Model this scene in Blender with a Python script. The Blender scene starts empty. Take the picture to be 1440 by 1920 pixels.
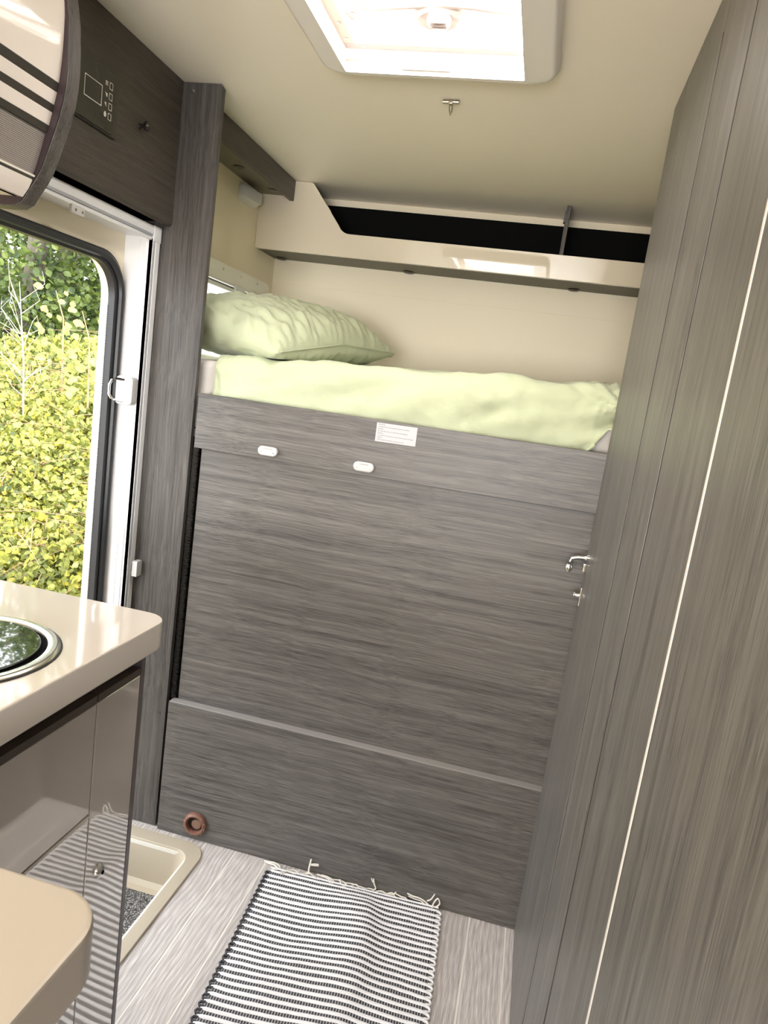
import bpy, bmesh, math, random
from mathutils import Vector, Matrix, noise
from math import sin, cos, pi, radians, exp, sqrt, atan2

SC = bpy.context.scene
C = SC.collection
random.seed(7)

# ------------------------------------------------------------------ camera
F_PX, CX, CY = 1323.323, 715.353, 970.120
ROT = ((0.9661953834, 0.2175802383, 0.1382943275),
       (0.1712045775, -0.1404348459, -0.9751753928),
       (-0.1927575518, 0.9658865844, -0.1729382326))
cam_d = bpy.data.cameras.new('camera')
cam = bpy.data.objects.new('camera', cam_d)
C.objects.link(cam)
r_, u_, b_ = Vector(ROT[0]), -Vector(ROT[1]), -Vector(ROT[2])
m = Matrix((r_, u_, b_)).transposed().to_4x4()
m.translation = Vector((0, 0, 1.3112))
cam.matrix_world = m
cam_d.sensor_fit = 'VERTICAL'
cam_d.sensor_height = 24.0
cam_d.lens = F_PX / 1920.0 * 24.0
cam_d.shift_x = (720 - CX) / 1920.0
cam_d.shift_y = (CY - 960) / 1920.0
cam_d.clip_start = 0.02
cam_d.clip_end = 200
SC.camera = cam

# ------------------------------------------------------------------ light
SC.view_settings.view_transform = 'Standard'
SC.view_settings.look = 'None'
SC.view_settings.gamma = 1.0
SC.view_settings.use_curve_mapping = False
SC.view_settings.exposure = 1.15
SC.cycles.use_denoising = True
SC.cycles.max_bounces = 10
SC.cycles.diffuse_bounces = 6
SC.cycles.glossy_bounces = 5
SC.cycles.transmission_bounces = 6
SC.cycles.sample_clamp_indirect = 6.0
SC.cycles.caustics_reflective = False
SC.cycles.caustics_refractive = False

W = bpy.data.worlds.new('sky')
SC.world = W
W.use_nodes = True
bg = W.node_tree.nodes['Background']
bg.inputs[0].default_value = (0.94, 0.97, 1.0, 1)
bg.inputs[1].default_value = 2.9


def light(name, kind, loc, energy, col=(1, 1, 1), size=(1, 1), target=None, portal=False):
    d = bpy.data.lights.new(name, kind)
    o = bpy.data.objects.new(name, d)
    C.objects.link(o)
    o.location = loc
    d.color = col
    d.energy = energy
    if kind == 'AREA':
        d.shape = 'RECTANGLE'
        d.size, d.size_y = size
        if portal:
            d.cycles.is_portal = True
    if target is not None:
        o.rotation_euler = (Vector(target) - Vector(loc)).to_track_quat('-Z', 'Y').to_euler()
    return o


# the sun stands behind the van and reaches only the bank outside
sun = light('sun', 'SUN', (0, 0, 10), 2.9, (1.0, 0.95, 0.84), target=(-3.2, 2.2, 4.6))
sun.data.angle = radians(1.5)
# sky portal in the open entrance door
light('door_daylight_portal', 'AREA', (-1.16, 1.34, 0.78), 1.0, size=(0.6, 1.52), target=(0, 1.34, 0.78), portal=True)
# area lamp added for cab daylight, tilted up to brighten the ceiling
# sky portal in the bunk window, then the added cab lamp
light('bunk_window_portal', 'AREA', (-1.12, 2.2, 1.468), 1.0, size=(0.72, 0.24), target=(0, 2.2, 1.468), portal=True)
light('cab_daylight_fill', 'AREA', (-0.1, -1.95, 1.10), 46.0, (1.0, 0.98, 0.97), size=(1.5, 0.6), target=(-0.35, -0.3, 2.2))

# ------------------------------------------------------------------ helpers
MAT = {}


def link(nt, a, b):
    nt.links.new(a, b)


def mat(name, col, rough=0.5, metal=0.0, spec=0.5, coat=0.0, emis=None, estr=0.0, transm=0.0, sheen=0.0, bump=None, sub=0.0):
    if name in MAT:
        return MAT[name]
    M = bpy.data.materials.new(name)
    M.use_nodes = True
    nt = M.node_tree
    b = nt.nodes['Principled BSDF']
    b.inputs['Base Color'].default_value = (*col, 1)
    b.inputs['Roughness'].default_value = rough
    b.inputs['Metallic'].default_value = metal
    b.inputs['Specular IOR Level'].default_value = spec
    b.inputs['Coat Weight'].default_value = coat
    b.inputs['Coat Roughness'].default_value = 0.05
    b.inputs['Transmission Weight'].default_value = transm
    b.inputs['Sheen Weight'].default_value = sheen
    if sub:
        b.inputs['Subsurface Weight'].default_value = sub
        b.inputs['Subsurface Scale'].default_value = 0.02
    if emis:
        b.inputs['Emission Color'].default_value = (*emis, 1)
        b.inputs['Emission Strength'].default_value = estr
    if bump or True:
        sc, st = bump if bump else (60.0, 0.015)
        tc = nt.nodes.new('ShaderNodeTexCoord')
        n = nt.nodes.new('ShaderNodeTexNoise')
        n.inputs['Scale'].default_value = sc
        n.inputs['Detail'].default_value = 3
        link(nt, tc.outputs['Object'], n.inputs['Vector'])
        bp = nt.nodes.new('ShaderNodeBump')
        bp.inputs['Strength'].default_value = st
        bp.inputs['Distance'].default_value = 0.01
        link(nt, n.outputs['Fac'], bp.inputs['Height'])
        link(nt, bp.outputs['Normal'], b.inputs['Normal'])
    MAT[name] = M
    return M


def ramp(nt, fac, stops):
    r = nt.nodes.new('ShaderNodeValToRGB')
    els = r.color_ramp.elements
    while len(els) < len(stops):
        els.new(0.5)
    for e, (p, c) in zip(els, stops):
        e.position = p
        e.color = (*c, 1)
    link(nt, fac, r.inputs[0])
    return r.outputs[0]


def wood(name, axis, dark, light_, rough=0.42, fine=400.0, along=6.0, bumpst=0.25, spec=0.5, fig=0.35):
    """laminate with long fine streaks running along one axis"""
    M = bpy.data.materials.new(name)
    M.use_nodes = True
    nt = M.node_tree
    b = nt.nodes['Principled BSDF']
    tc = nt.nodes.new('ShaderNodeTexCoord')
    mp = nt.nodes.new('ShaderNodeMapping')
    s = [fine, fine, fine]
    s[axis] = along
    mp.inputs['Scale'].default_value = s
    link(nt, tc.outputs['Object'], mp.inputs['Vector'])
    # slow wander of the grain
    warp = nt.nodes.new('ShaderNodeTexNoise')
    warp.inputs['Scale'].default_value = 3.0
    link(nt, tc.outputs['Object'], warp.inputs['Vector'])
    wm = nt.nodes.new('ShaderNodeVectorMath')
    wm.operation = 'SCALE'
    wm.inputs['Scale'].default_value = fine * 0.022
    link(nt, warp.outputs['Color'], wm.inputs[0])
    ad = nt.nodes.new('ShaderNodeVectorMath')
    ad.operation = 'ADD'
    link(nt, mp.outputs[0], ad.inputs[0])
    link(nt, wm.outputs[0], ad.inputs[1])
    n1 = nt.nodes.new('ShaderNodeTexNoise')
    n1.inputs['Scale'].default_value = 1.0
    n1.inputs['Detail'].default_value = 4
    n1.inputs['Roughness'].default_value = 0.7
    link(nt, ad.outputs[0], n1.inputs['Vector'])
    mp2 = nt.nodes.new('ShaderNodeMapping')
    s2 = [fine * 0.16] * 3
    s2[axis] = along * 0.35
    mp2.inputs['Scale'].default_value = s2
    link(nt, tc.outputs['Object'], mp2.inputs['Vector'])
    n2 = nt.nodes.new('ShaderNodeTexNoise')
    n2.inputs['Scale'].default_value = 1.0
    n2.inputs['Detail'].default_value = 2
    link(nt, mp2.outputs[0], n2.inputs['Vector'])
    mx = nt.nodes.new('ShaderNodeMix')
    mx.data_type = 'FLOAT'
    mx.inputs[0].default_value = fig
    link(nt, n1.outputs['Fac'], mx.inputs[2])
    link(nt, n2.outputs['Fac'], mx.inputs[3])
    mid = tuple((a + c) / 2 for a, c in zip(dark, light_))
    col = ramp(nt, mx.outputs[0], [(0.34, dark), (0.5, mid), (0.66, light_)])
    link(nt, col, b.inputs['Base Color'])
    bp = nt.nodes.new('ShaderNodeBump')
    bp.inputs['Strength'].default_value = bumpst
    bp.inputs['Distance'].default_value = 0.0006
    link(nt, n1.outputs['Fac'], bp.inputs['Height'])
    link(nt, bp.outputs['Normal'], b.inputs['Normal'])
    b.inputs['Roughness'].default_value = rough
    b.inputs['Specular IOR Level'].default_value = spec
    MAT[name] = M
    return M


D0, D1 = (0.038, 0.034, 0.031), (0.182, 0.167, 0.155)
WX_ = wood('dark_oak_along_x', 0, D0, D1)
WY_ = wood('dark_oak_along_y', 1, (0.034, 0.027, 0.022), (0.100, 0.084, 0.070), rough=0.5)
WZ_ = wood('dark_oak_along_z', 2, (0.028, 0.024, 0.022), (0.128, 0.116, 0.106), rough=0.5, spec=0.35)
WC_ = wood('grey_oak_wardrobe', 2, (0.060, 0.056, 0.052), (0.225, 0.210, 0.190), rough=0.42, fig=0.3)
CREAM = mat('cream_wall_panel', (0.80, 0.72, 0.555), 0.45)
CEIL = mat('cream_ceiling_panel', (0.89, 0.82, 0.70), 0.4)
GLOSSC = mat('cream_gloss_laminate', (0.74, 0.66, 0.53), 0.03, spec=0.6, coat=1.0, bump=(1.0, 0.0))
GLOSSC.node_tree.nodes['Principled BSDF'].inputs['Coat IOR'].default_value = 1.7
GLOSSC.node_tree.nodes['Principled BSDF'].inputs['Coat Roughness'].default_value = 0.02
BLACK = mat('black_lining', (0.004, 0.004, 0.004), 0.9, spec=0.1)
RUBBER = mat('black_rubber', (0.016, 0.016, 0.017), 0.45)
WHITEP = mat('white_plastic', (0.58, 0.575, 0.565), 0.35)
ALU = mat('white_painted_aluminium', (0.82, 0.82, 0.83), 0.28)
GROOVE = mat('grey_channel', (0.40, 0.41, 0.43), 0.4)
CHROME = mat('chrome', (0.82, 0.82, 0.82), 0.08, metal=1.0)
STEEL = mat('brushed_steel', (0.66, 0.64, 0.58), 0.22, metal=1.0)
DARKMET = mat('dark_bronze_metal', (0.07, 0.06, 0.055), 0.3, metal=0.8)
TAUPE = mat('taupe_gloss_front', (0.66, 0.60, 0.55), 0.02, spec=1.0, coat=1.0, bump=(1.0, 0.0))
TAUPE.node_tree.nodes['Principled BSDF'].inputs['IOR'].default_value = 2.1
TAUPE.node_tree.nodes['Principled BSDF'].inputs['Coat IOR'].default_value = 2.2
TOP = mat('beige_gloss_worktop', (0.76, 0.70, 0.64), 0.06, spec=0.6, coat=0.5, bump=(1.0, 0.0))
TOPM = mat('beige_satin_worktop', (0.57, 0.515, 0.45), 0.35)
PLAS = mat('cream_plastic', (0.80, 0.78, 0.70), 0.4)
HATCHP = mat('white_hatch_plastic', (0.83, 0.79, 0.75), 0.4)
BROWN = mat('brown_plastic', (0.20, 0.095, 0.065), 0.45)
TAN = mat('tan_step_plastic', (0.49, 0.425, 0.325), 0.5, bump=(400.0, 0.1))


def box(bm, x0, x1, y0, y1, z0, z1, r=0.0, seg=2):
    t = bmesh.new()
    bmesh.ops.create_cube(t, size=1.0)
    sx, sy, sz = abs(x1 - x0), abs(y1 - y0), abs(z1 - z0)
    for v in t.verts:
        v.co = Vector(((x0 + x1) / 2 + v.co.x * sx, (y0 + y1) / 2 + v.co.y * sy, (z0 + z1) / 2 + v.co.z * sz))
    if r > 0:
        r = min(r, 0.49 * min(sx, sy, sz))
        bmesh.ops.bevel(t, geom=t.edges[:], offset=r, segments=seg, profile=0.5, affect='EDGES')
    me = bpy.data.meshes.new('t')
    t.to_mesh(me)
    t.free()
    bm.from_mesh(me)
    bpy.data.meshes.remove(me)


def B(*a, **k):
    bm = bmesh.new()
    box(bm, *a, **k)
    return bm


def prism(bm, pts, axis, a0, a1, r=0.0):
    """extrude a 2D outline along an axis; pts are the two other coordinates in x,y,z order"""
    t = bmesh.new()

    def P(p, a):
        c = list(p)
        c.insert(axis, a)
        return c
    v0 = [t.verts.new(P(p, a0)) for p in pts]
    v1 = [t.verts.new(P(p, a1)) for p in pts]
    t.faces.new(v0)
    t.faces.new(v1[::-1])
    n = len(pts)
    for i in range(n):
        t.faces.new((v0[i], v1[i], v1[(i + 1) % n], v0[(i + 1) % n]))
    bmesh.ops.recalc_face_normals(t, faces=t.faces[:])
    if r > 0:
        ed = [e for e in t.edges if abs(e.verts[0].co[axis] - e.verts[1].co[axis]) < 1e-7]
        bmesh.ops.bevel(t, geom=ed, offset=r, segments=2, profile=0.5, affect='EDGES')
    me = bpy.data.meshes.new('t')
    t.to_mesh(me)
    t.free()
    bm.from_mesh(me)
    bpy.data.meshes.remove(me)


def rrect(x0, x1, y0, y1, r, n=8, which=(1, 1, 1, 1)):
    """rounded rectangle, corners: x1y1, x0y1, x0y0, x1y0"""
    out = []
    for (cx, cy, a, w) in ((x1 - r, y1 - r, 0, which[0]), (x0 + r, y1 - r, 90, which[1]),
                           (x0 + r, y0 + r, 180, which[2]), (x1 - r, y0 + r, 270, which[3])):
        if w:
            for i in range(n + 1):
                t = radians(a + 90 * i / n)
                out.append((cx + r * cos(t), cy + r * sin(t)))
        else:
            t = radians(a + 45)
            out.append((cx + r * (1 if cos(t) > 0 else -1), cy + r * (1 if sin(t) > 0 else -1)))
    return out


def ring(bm, outer, inner, axis, a0, a1, a_in=None):
    """frame between two outlines with the same number of points"""
    def P(p, a):
        c = list(p)
        c.insert(axis, a)
        return c
    if a_in is None:
        a_in = (a0, a1)
    n = len(outer)
    A = [bm.verts.new(P(p, a0)) for p in outer]
    Bv = [bm.verts.new(P(p, a1)) for p in outer]
    Cc = [bm.verts.new(P(p, a_in[0])) for p in inner]
    Dd = [bm.verts.new(P(p, a_in[1])) for p in inner]
    for i in range(n):
        j = (i + 1) % n
        bm.faces.new((A[i], A[j], Bv[j], Bv[i]))
        bm.faces.new((Cc[j], Cc[i], Dd[i], Dd[j]))
        bm.faces.new((A[j], A[i], Cc[i], Cc[j]))
        bm.faces.new((Bv[i], Bv[j], Dd[j], Dd[i]))
    bmesh.ops.recalc_face_normals(bm, faces=bm.faces[:])


def tube(bm, pts, r, seg=8, closed=False, flat=1.0, cap=True):
    pts = [Vector(p) for p in pts]
    n = len(pts)
    rings = []
    up = Vector((0, 0, 1))
    prev = None
    for i, p in enumerate(pts):
        if closed:
            d = pts[(i + 1) % n] - pts[i - 1]
        else:
            d = pts[min(i + 1, n - 1)] - pts[max(i - 1, 0)]
        if d.length < 1e-9:
            d = Vector((1, 0, 0))
        d.normalize()
        if prev is None:
            a = up if abs(d.dot(up)) < 0.9 else Vector((1, 0, 0))
            s = d.cross(a).normalized()
        else:
            s = (prev - d * prev.dot(d))
            if s.length < 1e-6:
                s = d.cross(up)
            s.normalize()
        prev = s
        t = s.cross(d)
        rr = r[i] if isinstance(r, (list, tuple)) else r
        rings.append([bm.verts.new(p + s * rr * cos(2 * pi * k / seg) + t * rr * flat * sin(2 * pi * k / seg)) for k in range(seg)])
    m_ = n if closed else n - 1
    for i in range(m_):
        a, b = rings[i], rings[(i + 1) % n]
        for k in range(seg):
            bm.faces.new((a[k], a[(k + 1) % seg], b[(k + 1) % seg], b[k]))
    if cap and not closed:
        bm.faces.new(rings[0][::-1])
        bm.faces.new(rings[-1])
    bmesh.ops.recalc_face_normals(bm, faces=bm.faces[:])


def lathe(bm, prof, origin, axis, seg=24, squash=(1, 1)):
    """prof: (radius, height) pairs; axis: unit vector of the height"""
    ax = Vector(axis).normalized()
    a = Vector((0, 0, 1)) if abs(ax.z) < 0.9 else Vector((1, 0, 0))
    s = ax.cross(a).normalized()
    t = s.cross(ax)
    o = Vector(origin)
    rings = []
    for (r, h) in prof:
        if r < 1e-6:
            rings.append([bm.verts.new(o + ax * h)])
        else:
            rings.append([bm.verts.new(o + ax * h + s * r * squash[0] * cos(2 * pi * k / seg) + t * r * squash[1] * sin(2 * pi * k / seg)) for k in range(seg)])
    for a_, b_2 in zip(rings, rings[1:]):
        for k in range(seg):
            q = (k + 1) % seg
            if len(a_) == 1 and len(b_2) == 1:
                continue
            if len(a_) == 1:
                bm.faces.new((a_[0], b_2[q], b_2[k]))
            elif len(b_2) == 1:
                bm.faces.new((a_[k], a_[q], b_2[0]))
            else:
                bm.faces.new((a_[k], a_[q], b_2[q], b_2[k]))
    bmesh.ops.recalc_face_normals(bm, faces=bm.faces[:])


def grid(bm, nu, nv, fn):
    vs = [[bm.verts.new(fn(i / nu, j / nv)) for j in range(nv + 1)] for i in range(nu + 1)]
    for i in range(nu):
        for j in range(nv):
            bm.faces.new((vs[i][j], vs[i + 1][j], vs[i + 1][j + 1], vs[i][j + 1]))
    return vs


def origin_of(o):
    v = Vector((0, 0, 0))
    while o is not None:
        v += o.location
        o = o.parent
    return v


def obj(name, bm, material, parent=None, label=None, smooth=None, loc=None, angle=35):
    me = bpy.data.meshes.new(name)
    off = origin_of(parent) if parent else Vector((0, 0, 0))
    if loc is not None:
        off = Vector(loc)
    bm.transform(Matrix.Translation(-off))
    bm.to_mesh(me)
    bm.free()
    me.materials.append(material)
    if smooth is not False:
        for p in me.polygons:
            p.use_smooth = True
        try:
            me.set_sharp_from_angle(angle=radians(angle))
        except Exception:
            pass
    o = bpy.data.objects.new(name, me)
    C.objects.link(o)
    if smooth is not False and len(me.polygons) < 700:
        wm_ = o.modifiers.new('weighted_normals', 'WEIGHTED_NORMAL')
        wm_.keep_sharp = True
        wm_.weight = 100
    if parent:
        o.parent = parent
    elif loc is not None:
        o.location = loc
    if label:
        o['label'] = label
    return o


def thing(name, label, cat, loc, group=None):
    o = bpy.data.objects.new(name, None)
    o.empty_display_size = 0.05
    C.objects.link(o)
    o.location = loc
    o['label'] = label
    o['category'] = cat
    if group:
        o['group'] = group
    return o


def tag(o, label, cat, group=None, kind=None):
    o['label'] = label
    o['category'] = cat
    if group:
        o['group'] = group
    if kind:
        o['kind'] = kind
    return o


def struct(name, bm, material, loc=None, **k):
    o = obj(name, bm, material, loc=loc, **k)
    o['kind'] = 'structure'
    return o


def sempty(name, loc):
    o = bpy.data.objects.new(name, None)
    C.objects.link(o)
    o.location = loc
    o['kind'] = 'structure'
    return o


# ------------------------------------------------------------------ room shell
XP, YP = -0.870, 1.697      # corner post front
YB = 1.690                  # bunk front boards
XC = 0.1625                 # wardrobe face
YF, YW = 2.443, 2.640       # shelf fascia, rear wall
WXL = -1.077                # left wall inside
H = 1.98
UX = -0.973                 # overhead panel over the door
FRONT = -2.2

# floor base with a hole for the step well
PX0, PX1, PY0, PY1 = -1.045, -0.728, 1.02, 1.625
bm = bmesh.new()
box(bm, PX1, 1.10, FRONT, 2.66, -0.03, -0.0001)
box(bm, -1.10, PX1, FRONT, PY0, -0.03, -0.0001)
box(bm, -1.10, PX1, PY1, 2.66, -0.03, -0.0001)
box(bm, -1.10, PX0, PY0, PY1, -0.03, -0.0001)
JOINT = mat('pale_floor_joint', (0.80, 0.77, 0.70), 0.5)
floor = struct('floor', bm, JOINT)

FW = bpy.data.materials.new('limed_grey_floor_oak')
FW.use_nodes = True
nt = FW.node_tree
b = nt.nodes['Principled BSDF']
tc = nt.nodes.new('ShaderNodeTexCoord')
oi = nt.nodes.new('ShaderNodeObjectInfo')
mp = nt.nodes.new('ShaderNodeMapping')
mp.inputs['Scale'].default_value = (62, 2.2, 1)
link(nt, tc.outputs['Object'], mp.inputs['Vector'])
off = nt.nodes.new('ShaderNodeVectorMath')
off.operation = 'SCALE'
cmb = nt.nodes.new('ShaderNodeCombineXYZ')
link(nt, oi.outputs['Random'], cmb.inputs[0])
link(nt, oi.outputs['Random'], cmb.inputs[1])
off.inputs['Scale'].default_value = 37.0
link(nt, cmb.outputs[0], off.inputs[0])
wn = nt.nodes.new('ShaderNodeTexNoise')
wn.inputs['Scale'].default_value = 3.0
wn.inputs['Detail'].default_value = 1
oadd = nt.nodes.new('ShaderNodeVectorMath')
oadd.operation = 'ADD'
link(nt, tc.outputs['Object'], oadd.inputs[0])
link(nt, off.outputs[0], oadd.inputs[1])
link(nt, oadd.outputs[0], wn.inputs['Vector'])
ws = nt.nodes.new('ShaderNodeVectorMath')
ws.operation = 'SCALE'
ws.inputs['Scale'].default_value = 4.2
link(nt, wn.outputs['Color'], ws.inputs[0])
a1 = nt.nodes.new('ShaderNodeVectorMath')
a1.operation = 'ADD'
link(nt, mp.outputs[0], a1.inputs[0])
link(nt, ws.outputs[0], a1.inputs[1])
a2 = nt.nodes.new('ShaderNodeVectorMath')
a2.operation = 'ADD'
link(nt, a1.outputs[0], a2.inputs[0])
link(nt, off.outputs[0], a2.inputs[1])
wv = nt.nodes.new('ShaderNodeTexWave')
wv.wave_type = 'BANDS'
wv.bands_direction = 'X'
wv.inputs['Scale'].default_value = 0.42
wv.inputs['Distortion'].default_value = 5.0
wv.inputs['Detail'].default_value = 2.5
wv.inputs['Detail Scale'].default_value = 1.6
link(nt, a2.outputs[0], wv.inputs['Vector'])
mpf = nt.nodes.new('ShaderNodeMapping')
mpf.inputs['Scale'].default_value = (520, 18, 1)
link(nt, tc.outputs['Object'], mpf.inputs['Vector'])
nf = nt.nodes.new('ShaderNodeTexNoise')
nf.inputs['Scale'].default_value = 1.0
nf.inputs['Detail'].default_value = 3
link(nt, mpf.outputs[0], nf.inputs['Vector'])
mx = nt.nodes.new('ShaderNodeMix')
mx.data_type = 'FLOAT'
mx.inputs[0].default_value = 0.84
link(nt, wv.outputs['Fac'], mx.inputs[2])
link(nt, nf.outputs['Fac'], mx.inputs[3])
fc = ramp(nt, mx.outputs[0], [(0.28, (0.38, 0.335, 0.315)), (0.50, (0.53, 0.485, 0.46)), (0.72, (0.76, 0.715, 0.685))])
hs = nt.nodes.new('ShaderNodeHueSaturation')
mr = nt.nodes.new('ShaderNodeMapRange')
mr.inputs['To Min'].default_value = 0.86
mr.inputs['To Max'].default_value = 1.12
link(nt, oi.outputs['Random'], mr.inputs[0])
link(nt, mr.outputs[0], hs.inputs['Value'])
link(nt, fc, hs.inputs['Color'])
link(nt, hs.outputs[0], b.inputs['Base Color'])
b.inputs['Roughness'].default_value = 0.42
bp = nt.nodes.new('ShaderNodeBump')
bp.inputs['Strength'].default_value = 0.15
bp.inputs['Distance'].default_value = 0.0008
link(nt, mx.outputs[0], bp.inputs['Height'])
link(nt, bp.outputs[0], b.inputs['Normal'])

edges = [-0.521 + 0.0945 * k for k in range(-2, 9)]
for k in range(len(edges) - 1):
    x0, x1 = edges[k] + 0.0022, edges[k + 1] - 0.0022
    if x0 < -0.705:
        x0 = -0.7045
    if x1 > 0.163:
        x1 = min(x1, 0.30)
    cuts = [FRONT + 0.02, -0.9 + 0.37 * (k % 3), 1.697]
    for y0, y1 in zip(cuts, cuts[1:]):
        obj('plank', B(x0, x1, y0, y1 - 0.0008, -0.001, 0.0003, r=0.0002, seg=1), FW, floor, loc=None)

for x0, x1 in ((-1.070, -0.9957), (-0.9913, -0.9012), (-0.8968, -0.8067), (-0.8023, -0.7089)):
    obj('plank', B(x0, x1, 1.635, 1.6965, -0.001, 0.0003, r=0.0002, seg=1), FW, floor)

# ceiling with the roof hatch opening
HX0, HX1, HY0, HY1 = -0.532, -0.128, 1.150, 1.548
bm = bmesh.new()
box(bm, -1.10, HX0, FRONT, 2.66, H, H + 0.03)
box(bm, HX1, 1.10, FRONT, 2.66, H, H + 0.03)
box(bm, HX0, HX1, FRONT, HY0, H, H + 0.03)
box(bm, HX0, HX1, HY1, 2.66, H, H + 0.03)
struct('ceiling', bm, CEIL)

# left wall with door opening and bunk window opening
DY0, DY1, DZ1 = 1.02, 1.640, 1.530
WY0, WY1, WZ0, WZ1 = 1.84, 2.562, 1.345, 1.590
bm = bmesh.new()


def lw(y0, y1, z0, z1):
    box(bm, WXL - 0.03, WXL, y0, y1, z0, z1)


lw(FRONT, -1.95, -0.03, H)
lw(-1.35, DY0, -0.03, H)
lw(-1.95, -1.35, -0.03, 1.05)
lw(-1.95, -1.35, 1.62, H)
lw(DY0, DY1, DZ1, H)
lw(DY1, WY0, -0.03, H)
lw(WY0, WY1, -0.03, WZ0)
lw(WY0, WY1, WZ1, H)
lw(WY1, 2.66, -0.03, H)
# rounded upper corner of the door opening
cr = 0.085
pts = [(DY1, DZ1)]
for i in range(9):
    t = radians(90 * i / 8)
    pts.append((DY1 - cr + cr * cos(t), DZ1 - cr + cr * sin(t)))
prism(bm, pts, 0, WXL - 0.03, WXL)
struct('wall_left', bm, CREAM)

bm = bmesh.new()
box(bm, 1.08, 1.11, FRONT, 2.66, -0.03, 1.05)
box(bm, 1.08, 1.11, FRONT, 2.66, 1.62, H)
box(bm, 1.08, 1.11, -0.35, 2.66, 1.05, 1.62)
struct('wall_right', bm, CREAM)
bm = bmesh.new()
box(bm, -1.10, 1.11, YW, YW + 0.03, -0.03, 1.660)
box(bm, -1.10, 1.11, YW + 0.003, YW + 0.03, 1.660, 1.664)
box(bm, -1.10, 1.11, YW, YW + 0.03, 1.664, H)
struct('wall_back', bm, CREAM)
bm = bmesh.new()
box(bm, -1.10, 1.11, FRONT - 0.03, FRONT, -0.03, 1.02)
box(bm, -1.10, 1.11, FRONT - 0.03, FRONT, 1.85, H)
box(bm, -1.10, -0.85, FRONT - 0.03, FRONT, 1.02, 1.85)
box(bm, 0.85, 1.11, FRONT - 0.03, FRONT, 1.02, 1.85)
struct('wall_front', bm, CREAM)

# ------------------------------------------------------------------ door opening
door = sempty('door_1', (-1.09, 1.34, 0.0))


def arch(y0, y1, z1, r, z0=-0.05, n=10):
    """opening outline (open at the bottom), from bottom far side up and over to bottom near side"""
    out = [(y1, z0), (y1, 0.3), (y1, 0.8)]
    for i in range(n + 1):
        t = radians(90 * i / n)
        out.append((y1 - r + r * cos(t), z1 - r + r * sin(t)))
    for i in range(n + 1):
        t = radians(90 + 90 * i / n)
        out.append((y0 + r + r * cos(t), z1 - r + r * sin(t)))
    out += [(y0, 0.8), (y0, 0.3), (y0, z0)]
    return out


def band(bm, outer, inner, x0, x1, xi0=None, xi1=None):
    """open strip between two matching outlines, in the left-wall plane"""
    xi0 = x0 if xi0 is None else xi0
    xi1 = x1 if xi1 is None else xi1
    A = [bm.verts.new((x0, *p)) for p in outer]
    Bv = [bm.verts.new((x1, *p)) for p in outer]
    Ci = [bm.verts.new((xi0, *p)) for p in inner]
    Di = [bm.verts.new((xi1, *p)) for p in inner]
    n = len(outer)
    for i in range(n - 1):
        j = i + 1
        bm.faces.new((A[i], A[j], Bv[j], Bv[i]))
        bm.faces.new((Ci[j], Ci[i], Di[i], Di[j]))
        bm.faces.new((A[j], A[i], Ci[i], Ci[j]))
        bm.faces.new((Bv[i], Bv[j], Di[j], Di[i]))
    for i in (0, n - 1):
        bm.faces.new((A[i], Bv[i], Di[i], Ci[i]))
    bmesh.ops.recalc_face_normals(bm, faces=bm.faces[:])


# outer aluminium frame (daylit reveal)
bm = bmesh.new()
band(bm, arch(0.995, 1.668, 1.560, 0.10), arch(1.012, 1.652, 1.541, 0.088), -1.128, -1.094)
fr = obj('outer_frame', bm, ALU, door, label='white aluminium outer frame of the doorway')
# black rubber seal: flat flange plus bulb
bm = bmesh.new()
band(bm, arch(0.99, 1.661, 1.553, 0.098), arch(1.028, 1.626, 1.526, 0.080), -1.090, -1.068, -1.090, -1.072)
seal = obj('door_seal', bm, RUBBER, door, label='black rubber seal with rounded corner')
bm = bmesh.new()
tube(bm, [(-1.068, *p) for p in arch(1.004, 1.647, 1.541, 0.090)], 0.009, 8, flat=1.0)
obj('seal_bulb', bm, RUBBER, seal)
bm = bmesh.new()
zz = 0.62
while zz < 1.43:
    box(bm, -1.0925, -1.0895, 1.6235, 1.6275, zz, zz + 0.0026)
    zz += 0.0052
o = obj('seal_clip', bm, GROOVE, seal, smooth=False)
o['kind'] = 'stuff'
for zc in (1.218, 1.178):
    bm = bmesh.new()
    lathe(bm, [(0.0045, 0.0), (0.0045, 0.0012), (0.003, 0.0022), (0.0, 0.0024)], (-1.113, 1.652, zc), (0, -1, 0), 12)
    obj('screw', bm, STEEL, fr)

# striker (white housing with a chrome loop)
st = thing('door_striker', 'white plastic striker with chrome loop on the white door frame', 'door catch', (-1.045, 1.662, 1.22))
bm = bmesh.new()
prism(bm, rrect(-1.058, -1.010, 1.189, 1.262, 0.011, 5), 1, 1.634, 1.6603, r=0.004)
obj('housing', bm, WHITEP, st)
bm = bmesh.new()
tube(bm, [(-1.034, 1.634, 1.252), (-1.050, 1.626, 1.252), (-1.060, 1.620, 1.248), (-1.064, 1.618, 1.236), (-1.064, 1.618, 1.212),
          (-1.060, 1.620, 1.203), (-1.060, 1.632, 1.199), (-1.034, 1.634, 1.198)], 0.0034, 8)
obj('loop', bm, CHROME, st, label='chrome wire loop')

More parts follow.
